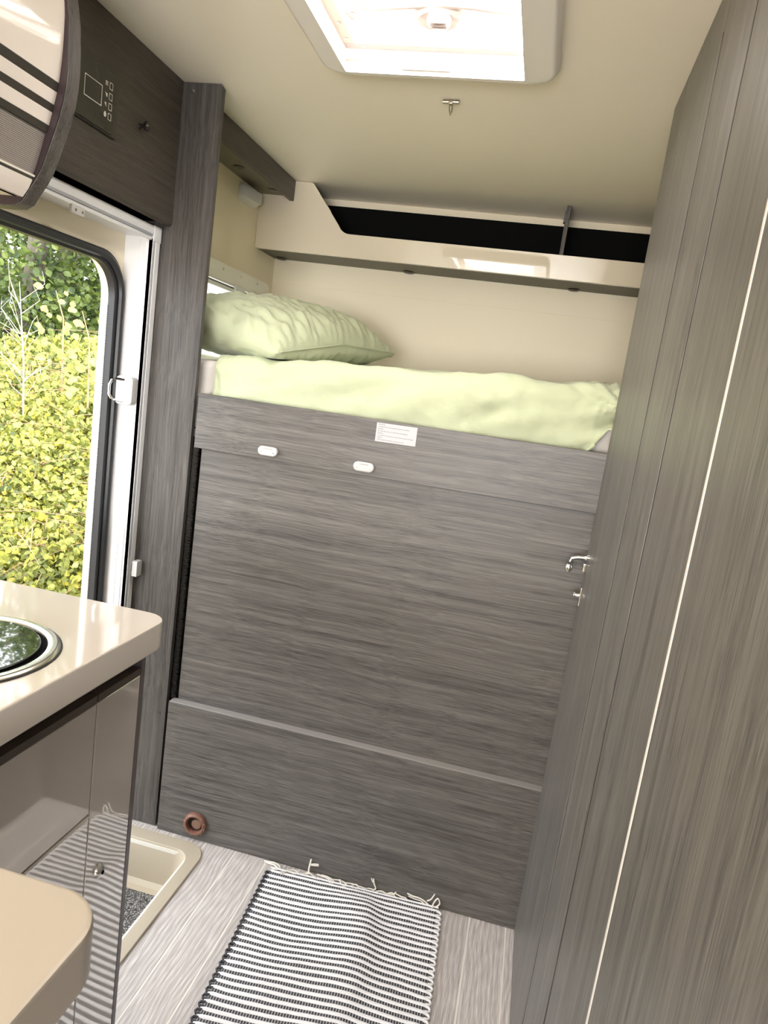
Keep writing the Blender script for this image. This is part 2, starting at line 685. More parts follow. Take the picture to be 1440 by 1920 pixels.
# fly screen frame
fs = thing('fly_screen_frame', 'white aluminium fly screen frame around the open doorway beside the corner panel', 'screen frame', (-1.03, 1.678, 0.0))
bm = bmesh.new()
box(bm, -1.077, -1.000, 1.6605, 1.664, 0.008, 1.606, r=0.0008, seg=1)
box(bm, -1.077, -1.012, 1.664, 1.690, 0.008, 1.606)
box(bm, -1.012, -1.000, 1.6605, 1.668, 0.008, 1.606, r=0.001, seg=1)
box(bm, -1.012, -1.000, 1.674, 1.694, 0.008, 1.606, r=0.001, seg=1)
rail = obj('side_rail', bm, ALU, fs)
obj('screen_channel', B(-1.010, -1.0015, 1.668, 1.674, 0.008, 1.606), GROOVE, rail, label='grey screen channel')
bm = bmesh.new()
box(bm, -1.0205, -1.0165, 1.6585, 1.6615, 0.008, 1.600, r=0.0008, seg=1)
box(bm, -1.036, -1.033, 1.6590, 1.6615, 0.008, 1.600, r=0.0008, seg=1)
obj('channel_lip', bm, ALU, rail)
bm = bmesh.new()
box(bm, -1.077, -1.012, 1.10, 1.664, 1.606, 1.630)
box(bm, -1.012, -1.000, 1.10, 1.664, 1.614, 1.634, r=0.001, seg=1)
box(bm, -1.012, -1.004, 1.10, 1.664, 1.600, 1.609, r=0.001, seg=1)
top = obj('top_rail', bm, ALU, fs)
obj('screen_channel', B(-1.010, -1.0015, 1.10, 1.660, 1.609, 1.614), GROOVE, top, label='grey screen channel')
obj('corner_cap', B(-1.012, -0.9985, 1.662, 1.6955, 1.598, 1.636, r=0.002), ALU, fs)
bm = bmesh.new()
box(bm, -1.009, -1.001, 1.350, 1.392, 1.584, 1.602, r=0.002)
brk = obj('bracket', bm, WHITEP, fs)
for yy in (1.361, 1.383):
    bm = bmesh.new()
    lathe(bm, [(0.003, 0), (0.003, 0.001), (0.0, 0.0016)], (-1.001, yy, 1.592), (1, 0, 0), 10)
    obj('screw', bm, STEEL, brk)
# white catch for the screen on the corner panel
ct = thing('screen_catch', 'small white catch block low on the front of the dark corner panel', 'catch', (-0.985, 1.692, 0.753))
bm = bmesh.new()
box(bm, -0.9945, -0.979, 1.672, 1.6975, 0.733, 0.776, r=0.002)
obj('block', bm, WHITEP, ct)
bm = bmesh.new()
box(bm, -1.002, -0.992, 1.680, 1.685, 0.738, 0.743, r=0.001)
obj('pin', bm, WHITEP, ct)

# ------------------------------------------------------------------ dark corner panel beside the door
post = thing('corner_panel', 'tall dark oak panel between the doorway and the bunk bed', 'panel', (-0.95, 1.705, 0.0))
bm = bmesh.new()
prism(bm, [(-1.077, 0.004), (XP, 0.004), (XP, H - 0.008), (XP - 0.006, H - 0.001), (-1.077, H - 0.001)], 1, YP, YP + 0.016, r=0.0006)
obj('board', bm, WZ_, post)
for (x, z) in ((-0.947, 1.959), (-0.884, 1.144), (-0.890, 0.350), (-0.876, 1.224)):
    bm = bmesh.new()
    lathe(bm, [(0.0052, 0), (0.005, 0.0008), (0.0, 0.001)], (x, YP, z), (0, -1, 0), 14)
    obj('cover_cap', bm, STEEL if z > 1.9 else WZ_, post)

# overhead panel above the door
oh = thing('overhead_cupboard', 'dark oak cupboard front over the doorway carrying the black control unit', 'cupboard', (UX, 1.38, 1.643))
bm = bmesh.new()
pts = [(UX - 0.016, H - 0.001), (UX - 0.016, 1.643), (UX - 0.006, 1.6415), (UX, 1.648), (UX, H - 0.001)]
prism(bm, pts, 1, 1.0975, YP - 0.0008)
obj('board', bm, WY_, oh)
obj('underside', B(-1.077, UX - 0.016, 1.0975, YP - 0.001, 1.652, 1.662), BLACK, oh, label='black underside')

# control panel
INK = mat('pale_print', (0.80, 0.80, 0.76), 0.5)
cp = thing('control_panel', 'black touch control unit with white printed screen outline on the overhead cupboard', 'control panel', (UX, 1.36, 1.81))
bm = bmesh.new()
prism(bm, rrect(1.235, 1.432, 1.753, 1.872, 0.003, 3), 0, UX - 0.0005, UX + 0.006, r=0.001)
bz = obj('bezel', bm, mat('dark_brown_bezel', (0.040, 0.034, 0.028), 0.35), cp)
bm = bmesh.new()
prism(bm, rrect(1.240, 1.413, 1.756, 1.870, 0.003, 3), 0, UX + 0.006, UX + 0.0085, r=0.0006)
gl = obj('glass_front', bm, mat('smoked_panel_glass', (0.030, 0.029, 0.022), 0.22), cp)


def line_rect(y0, y1, z0, z1, w, x, skew=0.0):
    bm = bmesh.new()
    ring(bm, rrect(y0, y1, z0, z1, 0.0012, 2), rrect(y0 + w, y1 - w, z0 + w, z1 - w, 0.0008, 2), 0, x, x + 0.0004)
    return bm


obj('screen_outline', line_rect(1.3145, 1.371, 1.7965, 1.8355, 0.0014, UX + 0.0085), INK, cp, smooth=False)
bm = bmesh.new()
for (z, kind) in ((1.845, 0), (1.825, 1), (1.806, 2), (1.787, 3)):
    obj('button_outline', line_rect(1.3945, 1.4055, z - 0.0065, z + 0.0065, 0.001, UX + 0.0085), INK, cp, smooth=False)
    yc = 1.3845
    t = bmesh.new()
    if kind == 0:
        for q in range(3):
            box(t, UX + 0.0085, UX + 0.0089, yc - 0.004, yc + 0.004, z - 0.003 + q * 0.003, z - 0.0016 + q * 0.003)
    elif kind == 1:
        prism(t, [(yc - 0.004, z + 0.003), (yc + 0.004, z + 0.002), (yc + 0.004, z - 0.004), (yc + 0.001, z - 0.004), (yc - 0.001, z)], 0, UX + 0.0085, UX + 0.0089)
    elif kind == 2:
        prism(t, [(yc - 0.004, z + 0.003), (yc + 0.002, z + 0.004), (yc + 0.001, z), (yc + 0.004, z - 0.004), (yc - 0.001, z - 0.001)], 0, UX + 0.0085, UX + 0.0089)
    else:
        prism(t, [(yc + 0.004 * cos(a * pi / 6), z + 0.005 * sin(a * pi / 6) + (0.001 if a == 3 else 0)) for a in range(12)], 0, UX + 0.0085, UX + 0.0089)
    obj('symbol', t, INK, cp, smooth=False)
for z in (1.826, 1.808):
    obj('symbol', B(UX + 0.0085, UX + 0.0089, 1.284, 1.291, z - 0.0025, z + 0.0025), INK, cp, smooth=False)
bm = bmesh.new()
prism(bm, [(1.4135, 1.775), (1.4155, 1.775), (1.4155, 1.861), (1.4135, 1.861)], 0, UX + 0.006, UX + 0.0066)
obj('edge_groove', bm, BLACK, cp)

# small knob right of it
kb = thing('knob', 'small dark round knob on the overhead cupboard right of the control unit', 'knob', (UX, 1.524, 1.815))
bm = bmesh.new()
lathe(bm, [(0.0, 0.0), (0.007, 0.0), (0.005, 0.004), (0.0045, 0.012), (0.0095, 0.015), (0.0105, 0.019), (0.0095, 0.023), (0.005, 0.026), (0.0, 0.027)],
      (UX - 0.0008, 1.524, 1.815), (1, 0, 0), 20)
obj('knob_head', bm, DARKMET, kb)

# ------------------------------------------------------------------ bunk alcove
# beam under the ceiling along the left wall
bmq = thing('ceiling_beam', 'dark oak pelmet under the ceiling along the left wall of the bunk', 'beam', (-0.958, 2.08, 1.95))
bm = bmesh.new()
prism(bm, [(-0.9645, 1.9126), (-0.9497, 1.9126), (-0.9497, H - 0.001), (-0.9645, H - 0.001)], 1, YP + 0.0165, YF - 0.001, r=0.001)
obj('face_board', bm, WY_, bmq)
und = obj('underside_board', B(WXL + 0.0005, -0.9645, YP + 0.0165, YF - 0.001, 1.928, 1.936), mat('olive_brown_board', (0.125, 0.11, 0.075), 0.5), bmq, label='paler brown underside board')
for (y, x) in ((2.38, -1.005), (2.16, -1.03)):
    bm = bmesh.new()
    lathe(bm, [(0.0, 0), (0.016, 0), (0.018, -0.0015), (0.012, -0.003), (0.0, -0.003)], (x, y, 1.928), (0, 0, 1), 20)
    obj('spotlight', bm, DARKMET, und)

# rear shelf
sh = thing('rear_shelf', 'cream gloss shelf unit with dark interior across the rear wall over the bunk', 'shelf', (-0.42, 2.54, 1.748))
prof = [(WXL + 0.0005, 1.748), (1.079, 1.748), (1.079, 1.823)]
cxn, czn, rn = -0.738, 1.823 + 0.045, 0.045
prof.append((cxn + 0.02, 1.823))
for i in range(9):
    t = radians(270 - 62 * i / 8)
    prof.append((cxn + rn * cos(t), czn + rn * sin(t)))
prof += [(-0.885, H - 0.004), (-0.893, H - 0.001), (WXL + 0.0005, H - 0.001)]
bm = bmesh.new()
prism(bm, prof, 1, YF, YF + 0.016, r=0.0008)
obj('fascia', bm, GLOSSC, sh)
OLV = mat('dark_olive_board', (0.085, 0.075, 0.050), 0.5)
base = obj('shelf_base', B(WXL + 0.0005, 1.079, YF + 0.016, YW - 0.001, 1.750, 1.764), OLV, sh, label='dark underside board')
obj('back_lining', B(WXL + 0.0005, 1.079, YW - 0.012, YW - 0.001, 1.765, 1.955), BLACK, sh, label='black back lining')
obj('lining_base', B(WXL + 0.0005, 1.079, YF + 0.0165, YW - 0.013, 1.7645, 1.767), BLACK, sh, label='black lining')
for x in (-1.04, -0.55, 0.036):
    bm = bmesh.new()
    lathe(bm, [(0.0, 0), (0.020, 0), (0.022, -0.002), (0.015, -0.006), (0.0, -0.007)], (x, 2.612, 1.750), (0, 0, 1), 20)
    obj('spotlight', bm, DARKMET, base)
dv = obj('divider', B(-0.031, -0.018, YF + 0.017, YW - 0.013, 1.768, H - 0.001, r=0.001), WZ_, sh, label='dark upright divider')
bm = bmesh.new()
prism(bm, [(-0.036, 1.93), (-0.031, 1.93), (-0.031, 1.965), (-0.036, 1.965)], 1, YF + 0.03, YF + 0.05)
obj('shelf_clip', bm, DARKMET, dv)

# small white light on the left wall
wl = thing('wall_light', 'small white wedge light high on the left wall above the pillow', 'wall light', (WXL, 2.33, 1.89))
bm = bmesh.new()
pts = rrect(2.272, 2.390, 1.862, 1.918, 0.016, 5)
n_ = len(pts)
A = [bm.verts.new((WXL, *p)) for p in pts]
cyy, czz = 2.331, 1.890
Bv = [bm.verts.new((WXL + 0.018, cyy + (p[0] - cyy) * 0.94, czz + (p[1] - czz) * 0.9)) for p in pts]
Cv = [bm.verts.new((WXL + 0.030 + 0.010 * (1 if p[0] > cyy else 0), cyy + (p[0] - cyy) * 0.72, czz + (p[1] - czz) * 0.62)) for p in pts]
for i in range(n_):
    j = (i + 1) % n_
    bm.faces.new((A[i], A[j], Bv[j], Bv[i]))
    bm.faces.new((Bv[i], Bv[j], Cv[j], Cv[i]))
bm.faces.new(Cv)
bm.faces.new(A[::-1])
bmesh.ops.recalc_face_normals(bm, faces=bm.faces[:])
obj('lamp_cover', bm, WHITEP, wl, angle=50)

# bunk window
win = sempty('window_1', (WXL, 2.2, 1.47))
bm = bmesh.new()
ring(bm, rrect(1.79, 2.592, 1.29, 1.645, 0.035, 6), rrect(1.85, 2.560, 1.350, 1.588, 0.006, 6), 0, WXL - 0.002, WXL + 0.012, (WXL - 0.002, WXL + 0.016))
fr2 = obj('window_frame', bm, PLAS, win, label='cream plastic frame with rounded corner')
for y in (2.19, 2.33, 2.47):
    bm = bmesh.new()
    lathe(bm, [(0.0045, 0), (0.0045, 0.0015), (0.0, 0.0025)], (WXL + 0.0135, y, 1.628), (1, 0, 0), 12)
    obj('screw_cap', bm, WHITEP, fr2)
bm = bmesh.new()
box(bm, WXL + 0.0155, WXL + 0.022, 1.86, 2.562, 1.586, 1.590, r=0.001)
box(bm, WXL + 0.006, WXL + 0.020, 1.86, 2.556, 1.566, 1.578, r=0.001)
box(bm, WXL + 0.0155, WXL + 0.022, 2.558, 2.562, 1.360, 1.590, r=0.001)
obj('blind_rail', bm, WHITEP, win)
obj('blind_slot', B(WXL + 0.008, WXL + 0.014, 1.86, 2.556, 1.579, 1.584), DARKMET, win)
obj('blind_catch', B(WXL + 0.016, WXL + 0.027, 2.27, 2.345, 1.572, 1.592, r=0.002), WHITEP, win)
PANE = bpy.data.materials.new('frosted_window_pane')
PANE.use_nodes = True
nt = PANE.node_tree
b = nt.nodes['Principled BSDF']
b.inputs['Roughness'].default_value = 0.1
t1 = nt.nodes.new('ShaderNodeBsdfTransparent')
t2 = nt.nodes.new('ShaderNodeBsdfTranslucent')
t2.inputs[0].default_value = (0.95, 0.97, 1, 1)
m1 = nt.nodes.new('ShaderNodeMixShader')
m2 = nt.nodes.new('ShaderNodeMixShader')
m1.inputs[0].default_value = 0.35
m2.inputs[0].default_value = 0.08
nn = nt.nodes.new('ShaderNodeTexNoise')
nn.inputs['Scale'].default_value = 14
mrr = nt.nodes.new('ShaderNodeMapRange')
mrr.inputs['To Min'].default_value = 0.2
mrr.inputs['To Max'].default_value = 0.5
link(nt, nn.outputs['Fac'], mrr.inputs[0])
link(nt, mrr.outputs[0], m1.inputs[0])
link(nt, t1.outputs[0], m1.inputs[1])
link(nt, t2.outputs[0], m1.inputs[2])
link(nt, m1.outputs[0], m2.inputs[1])
link(nt, b.outputs[0], m2.inputs[2])
link(nt, m2.outputs[0], nt.nodes['Material Output'].inputs[0])
obj('pane', B(WXL - 0.026, WXL - 0.021, 1.845, 2.559, 1.349, 1.587), PANE, win)

# bunk base, boards
bb = thing('bunk_bed', 'bunk bed with horizontal dark oak front board under the mattress', 'bed', (0.0, 2.1, 1.10))
obj('base_board', B(WXL + 0.001, 1.078, YB + 0.0245, YW - 0.001, 1.130, 1.150), WX_, bb)
gb = bb
obj('front_board', B(-0.8560, XC + 0.02, YB, YB + 0.016, 1.104, 1.245, r=0.0012, seg=1), WX_, gb)

# warning label
lb = thing('warning_label', 'small white printed paper label on the bunk front board', 'label', (-0.33, YB, 1.216))
PAPER = mat('white_paper', (0.54, 0.54, 0.56), 0.5)
bm = bmesh.new()
prism(bm, [(-0.3805, 1.193), (-0.2795, 1.194), (-0.2800, 1.2395), (-0.3810, 1.2385)], 1, YB - 0.0008, YB - 0.0002)
obj('paper', bm, PAPER, lb, smooth=False)
PRINT = mat('grey_print', (0.04, 0.035, 0.05), 0.6)
txt = ['Warning', 'The upper bunk is for one person only, never overload it', 'Achtung', 'Das obere Bett ist nur fur eine Person, nicht belasten',
       'Attention', 'Le lit superieur est prevu pour une personne, ne pas le surcharger', 'Attenzione', 'Il letto superiore serve per una persona sola']
for i, s in enumerate(txt):
    cu = bpy.data.curves.new('line', 'FONT')
    cu.body = s
    cu.size = 0.0046 if i % 2 else 0.0048
    cu.resolution_u = 2
    o = bpy.data.objects.new('text_line', cu)
    C.objects.link(o)
    o.location = (-0.3765, YB - 0.0009, 1.2335 - 0.0052 * i)
    o.rotation_euler = (pi / 2, 0, 0)
    bpy.context.view_layer.update()
    wdt = o.dimensions.x
    lim = (0.016, 0.078, 0.013, 0.074, 0.014, 0.090, 0.012, 0.067)[i]
    dg = bpy.context.evaluated_depsgraph_get()
    me = bpy.data.meshes.new_from_object(o.evaluated_get(dg))
    sx = lim / max(wdt, 1e-4)
    me.transform(o.matrix_world @ Matrix.Diagonal((sx, 1, 1, 1)))
    me.transform(Matrix.Translation(-Vector(lb.location)))
    me.materials.clear()
    me.materials.append(PRINT)
    bpy.data.objects.remove(o)
    oo = bpy.data.objects.new('text_line', me)
    C.objects.link(oo)
    oo.parent = lb

# white ladder clips
for i, (x, z) in enumerate(((-0.6495, 1.1262), (-0.3975, 1.1262))):
    c = thing('ladder_clip', ('white oval ladder clip on the bunk front board, nearer the doorway' if i == 0 else
                              'white oval ladder clip on the bunk front board, below the paper label'), 'clip', (x, YB, z), 'white oval ladder clips')
    bm = bmesh.new()
    prism(bm, rrect(x - 0.0265, x + 0.0265, z - 0.012, z + 0.012, 0.0119, 8), 1, YB - 0.013, YB + 0.0006, r=0.004)
    obj('clip_body', bm, WHITEP, c, angle=60)
    obj('slot', B(x - 0.011, x + 0.013, YB - 0.0134, YB - 0.009, z + 0.0050, z + 0.0085, r=0.001), mat('shadow_grey_plastic', (0.42, 0.41, 0.40), 0.5), c)
    for s in (-0.017, 0.017):
        bm = bmesh.new()
        lathe(bm, [(0.0032, 0), (0.003, 0.0008), (0.0, 0.0012)], (x + s, YB - 0.0128, z - 0.001), (0, -1, 0), 12)
        obj('screw', bm, STEEL, c)

# storage front below the bunk: sliding panel, brush strip, lower board
mp_ = thing('storage_panel', 'large dark oak panel closing the space below the bunk', 'panel', (-0.35, 1.72, 0.40))
obj('board', B(-0.846, XC + 0.02, 1.716, 1.728, 0.385, 1.128, r=0.0008, seg=1), WX_, mp_)
br = thing('brush_strip', 'black bristle strip down the left edge of the storage panel', 'brush strip', (-0.857, 1.716, 0.40))
bm = bmesh.new()
box(bm, -0.8695, -0.8650, 1.7135, 1.735, 0.396, 1.103)
obj('strip_backing', bm, BLACK, br)
FUR = mat('dark_bristle', (0.035, 0.030, 0.026), 0.9)
bm = bmesh.new()
z = 0.398
while z < 1.102:
    for q in range(2):
        l = 0.013 + random.random() * 0.006
        y = 1.7085 + random.random() * 0.006
        dz = random.uniform(-0.004, 0.004)
        w = 0.0007
        a = Vector((-0.8665, y, z)); e = Vector((-0.8655 + l, y - random.random() * 0.004, z + dz))
        vs = [bm.verts.new(a + Vector((0, 0, -w))), bm.verts.new(a + Vector((0, 0, w))), bm.verts.new(e)]
        bm.faces.new(vs)
        vs2 = [bm.verts.new(a + Vector((0, -w, 0))), bm.verts.new(a + Vector((0, w, 0))), bm.verts.new(e)]
        bm.faces.new(vs2)
    z += 0.0009
o = obj('bristles', bm, FUR, br, smooth=False)
o['kind'] = 'stuff'
lbd = thing('lower_board', 'dark oak board at floor level under the storage panel', 'board', (-0.35, YB, 0.0))
bm = bmesh.new()
box(bm, -0.8600, XC + 0.02, YB, YB + 0.016, 0.002, 0.394, r=0.0008, seg=1)
obj('board', bm, WX_, lbd)
obj('top_edge', B(-0.8580, XC + 0.02, YB + 0.0003, YB + 0.0260, 0.3942, 0.3962, r=0.0006, seg=1), mat('pale_oak_edge', (0.30, 0.28, 0.265), 0.4), lbd, label='paler top edge')

# brown round outlet low on the board
ho = thing('air_outlet', 'brown round hot air outlet low on the dark board', 'air outlet', (-0.743, YB, 0.052))
c0 = (-0.743, YB - 0.0002, 0.052)
bm = bmesh.new()
lathe(bm, [(0.0225, 0.000), (0.0335, 0.000), (0.0345, 0.003), (0.0325, 0.0100), (0.0275, 0.0135), (0.0245, 0.0130), (0.0228, 0.006), (0.0225, 0.0003), (0.0225, 0.0)], c0, (0, -1, 0), 40)
rg = obj('rim', bm, BROWN, ho)
bm = bmesh.new()
lathe(bm, [(0.0, 0.0002), (0.0224, 0.0002), (0.0224, 0.0006), (0.0, 0.0006)], c0, (0, -1, 0), 30)
obj('throat', bm, mat('throat_shade', (0.035, 0.014, 0.009), 0.7), ho)  # dark disc painted for the shade inside the outlet
bm = bmesh.new()
lathe(bm, [(0.0, 0.0050), (0.010, 0.0046), (0.0142, 0.0036), (0.0145, 0.0025), (0.012, 0.0012), (0.0, 0.0008)], (c0[0] + 0.003, c0[1], c0[2] - 0.001), (0, -1, 0), 28)
obj('flap', bm, mat('brown_flap', (0.24, 0.14, 0.095), 0.45), ho)
for k in range(12):
    a = 2 * pi * k / 12 + 0.2
    bm = bmesh.new()
    box(bm, -0.0006, 0.0006, -0.0004, 0.0004, 0.026, 0.033)
    bm.transform(Matrix.Translation(Vector((c0[0], c0[1] - 0.0118, c0[2]))) @ Matrix.Rotation(a, 4, 'Y'))
    obj('notch', bm, mat('pale_brown_notch', (0.42, 0.24, 0.17), 0.4), rg, smooth=False)

# ------------------------------------------------------------------ mattress, sheet, pillow
MY0, MY1 = 1.746, 2.628


def mtop(x, y):
    return 1.343 + 0.052 * min(max((x + 0.85) / 1.0, -0.1), 1.1) + 0.035 * (y - MY0)


def mat_surface(bm, x0, x1, grow, wr, nx, rseg=7, zb=1.152, y1=MY1, hem=None):
    """front face, rounded front edge, then the top back to the wall"""
    prof = []

    def fn(i, j):
        x = x0 + (x1 - x0) * i / nx
        zt = 0.0
        R = 0.030
        top_ = mtop(x, MY0)
        zlow = zb if hem is None else hem(x)
        n0, n1, n2 = 14, rseg, 26
        if j <= n0:
            y, z, nrm = MY0, zlow + (top_ - R - zlow) * j / n0, Vector((0, -1, 0))
        elif j <= n0 + n1:
            a = radians(90 * (j - n0) / n1)
            y, z = MY0 + R - R * cos(a), top_ - R + R * sin(a)
            nrm = Vector((0, -cos(a), sin(a)))
        else:
            y = MY0 + R + (y1 - MY0 - R) * (j - n0 - n1) / n2
            z, nrm = mtop(x, y), Vector((0, 0, 1))
        p = Vector((x, y, z)) + nrm * (grow + wr(x, y, z))
        return p
    nj = 14 + rseg + 26
    vs = [[bm.verts.new(fn(i, j)) for j in range(nj + 1)] for i in range(nx + 1)]
    for i in range(nx):
        for j in range(nj):
            bm.faces.new((vs[i][j], vs[i + 1][j], vs[i + 1][j + 1], vs[i][j + 1]))
    return vs


mt = thing('mattress', 'white foam mattress on the bunk, bare at its left end', 'mattress', (0.0, 2.18, 1.151))
bm = bmesh.new()
mat_surface(bm, WXL + 0.003, 1.07, -0.011, lambda x, y, z: 0.0, 60)
bmesh.ops.recalc_face_normals(bm, faces=bm.faces[:])
bmesh.ops.holes_fill(bm, edges=bm.edges[:], sides=0)
obj('foam_body', bm, mat('white_ticking', (0.72, 0.68, 0.64), 0.8), mt)
bm = bmesh.new()
tube(bm, [(x_, MY0 - 0.002, 1.235) for x_ in (-1.07, -0.95, -0.87, -0.80)], 0.003, 6)
obj('piping', bm, mat('white_ticking', (0.72, 0.68, 0.64), 0.8), mt)

SHEET = mat('pale_green_cotton', (0.53, 0.575, 0.385), 0.85, sheen=0.2, bump=(17.0, 0.55))


def swr(x, y, z):
    n = 0.0
    # broad slanting creases
    n += 0.010 * noise.noise(Vector((x * 5 + (z - 1.2) * 7, y * 6, z * 9)))
    n += 0.012 * (0.25 - abs(noise.noise(Vector((x * 6 - z * 13, y * 9, z * 7)))))
    n += 0.0085 * noise.noise(Vector((x * 9 - z * 10, y * 16 + x * 5, z * 20 + 3)))
    n += 0.0035 * noise.noise(Vector((x * 26 + z * 12, y * 20, z * 50 + 7)))
    # gathers at the left end
    gl_ = exp(-((x + 0.83) / 0.06) ** 2)
    n += gl_ * 0.016 * abs(noise.noise(Vector((x * 42 + z * 14, 0, z * 7))))
    # tight folds running to the right-hand corner
    gr = max(0.0, min(1.0, (x + 0.12) / 0.26))
    if gr > 0:
        a = atan2(z - 1.335, (0.20 - x) + 0.02)
        n += gr * gr * 0.024 * noise.noise(Vector((a * 4.5, 1.3, x * 1.5))) + gr * 0.006 * noise.noise(Vector((a * 15, 4.3, 0)))
    # slack belly
    n += 0.008 * exp(-((x + 0.28) / 0.42) ** 2) * max(0, 1 - abs(z - 1.275) / 0.10)
    return max(n, -0.009)


def hem(x):
    h = 1.178 + 0.02 * max(0, (-0.62 - x) / 0.25) * 1.0
    if x < -0.72:
        h += 0.045 * ((-0.72 - x) / 0.13) ** 0.8
    if x > 0.06:
        h += 0.12 * min(1.0, ((x - 0.06) / 0.10)) ** 1.3
    return h


bm = bmesh.new()
vs = mat_surface(bm, -0.842, 0.30, 0.0035, swr, 230, hem=hem, y1=MY1 - 0.002)
for i, row in enumerate(vs):
    # hem roll
    row[0].co.y -= 0.0025
    row[1].co.y -= 0.0025
bmesh.ops.recalc_face_normals(bm, faces=bm.faces[:])
sheet = obj('fitted_sheet', bm, SHEET, loc=(-0.3, 2.1, 1.2), angle=80)
tag(sheet, 'pale green fitted sheet stretched over the bunk mattress', 'sheet')
so = sheet.modifiers.new('thick', 'SOLIDIFY')
so.thickness = 0.0015
so.offset = 1
bm = bmesh.new()
pl = []
for i in range(0, 121):
    x = -0.842 + (0.135 + 0.842) * i / 120
    z = hem(x)
    pl.append((x, MY0 - 0.0075 - swr(x, MY0, z), z + 0.001 + 0.0012 * sin(x * 220)))
tube(bm, pl, 0.0030, 6, flat=1.4)
obj('hem', bm, SHEET, sheet, loc=None)
bpy.context.view_layer.update()

# pillow
PC = Vector((-0.822, 2.100, 1.432))
PA = radians(-14)


def pfn(u, v, side):
    s, t = 2 * u - 1, 2 * v - 1
    hx, hy, T = 0.250, 0.335, 0.112
    # softly rounded outline with pulled-in sides
    ox = hx * s * (1 - 0.055 * (1 - t * t)) * (1 - 0.03 * s * s * t * t)
    oy = hy * t * (1 - 0.05 * (1 - s * s))
    e = max(0.0, (1 - abs(s) ** 2.4)) ** 0.45 * max(0.0, (1 - abs(t) ** 2.6)) ** 0.45
    hgt = T * e * side
    if side < 0:
        hgt *= 0.72
    # creases radiating from the corners and near the right edge
    k = 0.0
    ed = 1 - e
    k += 0.010 * e ** 0.4 * noise.noise(Vector((s * 2.3 + 5, t * 2.9, side * 2)))
    k += 0.034 * ed * e ** 0.3 * noise.noise(Vector((s * 5.0, t * 13 + s * 3, side * 3 + 9)))
    k += 0.010 * noise.noise(Vector((s * 8 + t * 5, t * 17, side * 3))) * e ** 0.5
    p = Vector((ox, oy, hgt + k * (1 if side > 0 else -0.4)))
    # the right (positive x) edge rests on the sheet
    p.z -= 0.004 * max(0, s) ** 2 * 0.9
    p.z -= 0.05 * max(0, s) * max(0, -t)
    p.z += 0.012 * max(0, t) - 0.010 * max(0, -t)
    R2 = Matrix.Rotation(PA, 3, 'Z')
    q = R2 @ p
    w = PC + q
    fl = mtop(w.x, w.y) + 0.0060
    if w.z < fl:
        w.z = fl + 0.002 * noise.noise(Vector((s * 9, t * 9, 0)))
    w.x = max(w.x, WXL + 0.02 + 0.003 * noise.noise(Vector((0, t * 6, w.z * 20))))
    if side > 0:
        w.z += 0.0004
    return w


bm = bmesh.new()
grid(bm, 90, 110, lambda u, v: pfn(u, v, 1))
grid(bm, 90, 110, lambda u, v: pfn(u, v, -1))
bmesh.ops.remove_doubles(bm, verts=bm.verts[:], dist=0.0009)
bmesh.ops.recalc_face_normals(bm, faces=bm.faces[:])
pil = thing('pillow', 'plump pale green pillow at the left end of the bunk', 'pillow', (-0.82, 2.1, 1.35))
pobj = obj('pillowcase', bm, SHEET, pil, angle=80)
bm = bmesh.new()
pts = []
for i in range(61):
    v = 0.02 + 0.96 * i / 60
    w = pfn(1.0, v, 1)
    pts.append((w.x + 0.002, w.y, w.z + 0.004))
tube(bm, pts, 0.0022, 6)
obj('seam', bm, SHEET, pil)
# ------------------------------------------------------------------ wardrobe on the right
wd = thing('wardrobe', 'tall grey oak wardrobe with vertical white trim along the right side', 'wardrobe', (0.45, 0.9, 0.0))
obj('end_panel', B(XC, 1.075, 1.205, 1.689, 0.001, H - 0.001, r=0.001, seg=1), WC_, wd)
# slot shade painted dark, stopping short of the ceiling, then a rounded pilaster
SLOTM = mat('slot_shade', (0.012, 0.007, 0.006), 0.8)
obj('slot', B(XC + 0.0006, XC + 0.03, 1.2030, 1.2049, 0.001, 1.893), SLOTM, wd)
obj('slot_head', B(XC, XC + 0.03, 1.1985, 1.2049, 1.893, H - 0.001), WC_, wd)
bm = bmesh.new()
pr = [(XC + 0.06, 1.1980)]
pr.append((XC + 0.0004, 1.1980))
for i in range(15):
    t = i / 14
    y = 1.192 - (1.192 - 1.012) * t
    x = XC + 0.0002 - 0.0015 * sin(pi * t) + 0.0045 * max(0, (t - 0.4) / 0.6) ** 2.4
    pr.append((x, y))
pr += [(XC + 0.012, 1.0105), (XC + 0.06, 1.0105)]
prism(bm, pr, 2, 0.001, H - 0.001)
obj('rounded_pilaster', bm, WC_, wd, angle=50)
obj('slot', B(XC + 0.0055, XC + 0.06, 0.9905, 1.0100, 0.001, H - 0.001), SLOTM, wd)
obj('door', B(XC + 0.003, XC + 0.02, 0.7345, 0.990, 0.02, H - 0.003, r=0.0008), WC_, wd)
obj('trim_strip', B(XC + 0.0025, XC + 0.02, 0.7265, 0.7335, 0.001, H - 0.001, r=0.0006), mat('ivory_trim', (0.88, 0.82, 0.76), 0.35), wd, label='narrow ivory trim strip')
obj('door', B(XC + 0.003, XC + 0.02, 0.12, 0.7255, 0.02, H - 0.003, r=0.0008), WC_, wd)
obj('door', B(XC + 0.003, XC + 0.02, -0.9, 0.117, 0.02, H - 0.003, r=0.0008), WC_, wd)
obj('carcass', B(XC + 0.0605, 1.075, -0.9, 1.204, 0.001, H - 0.001), WC_, wd)

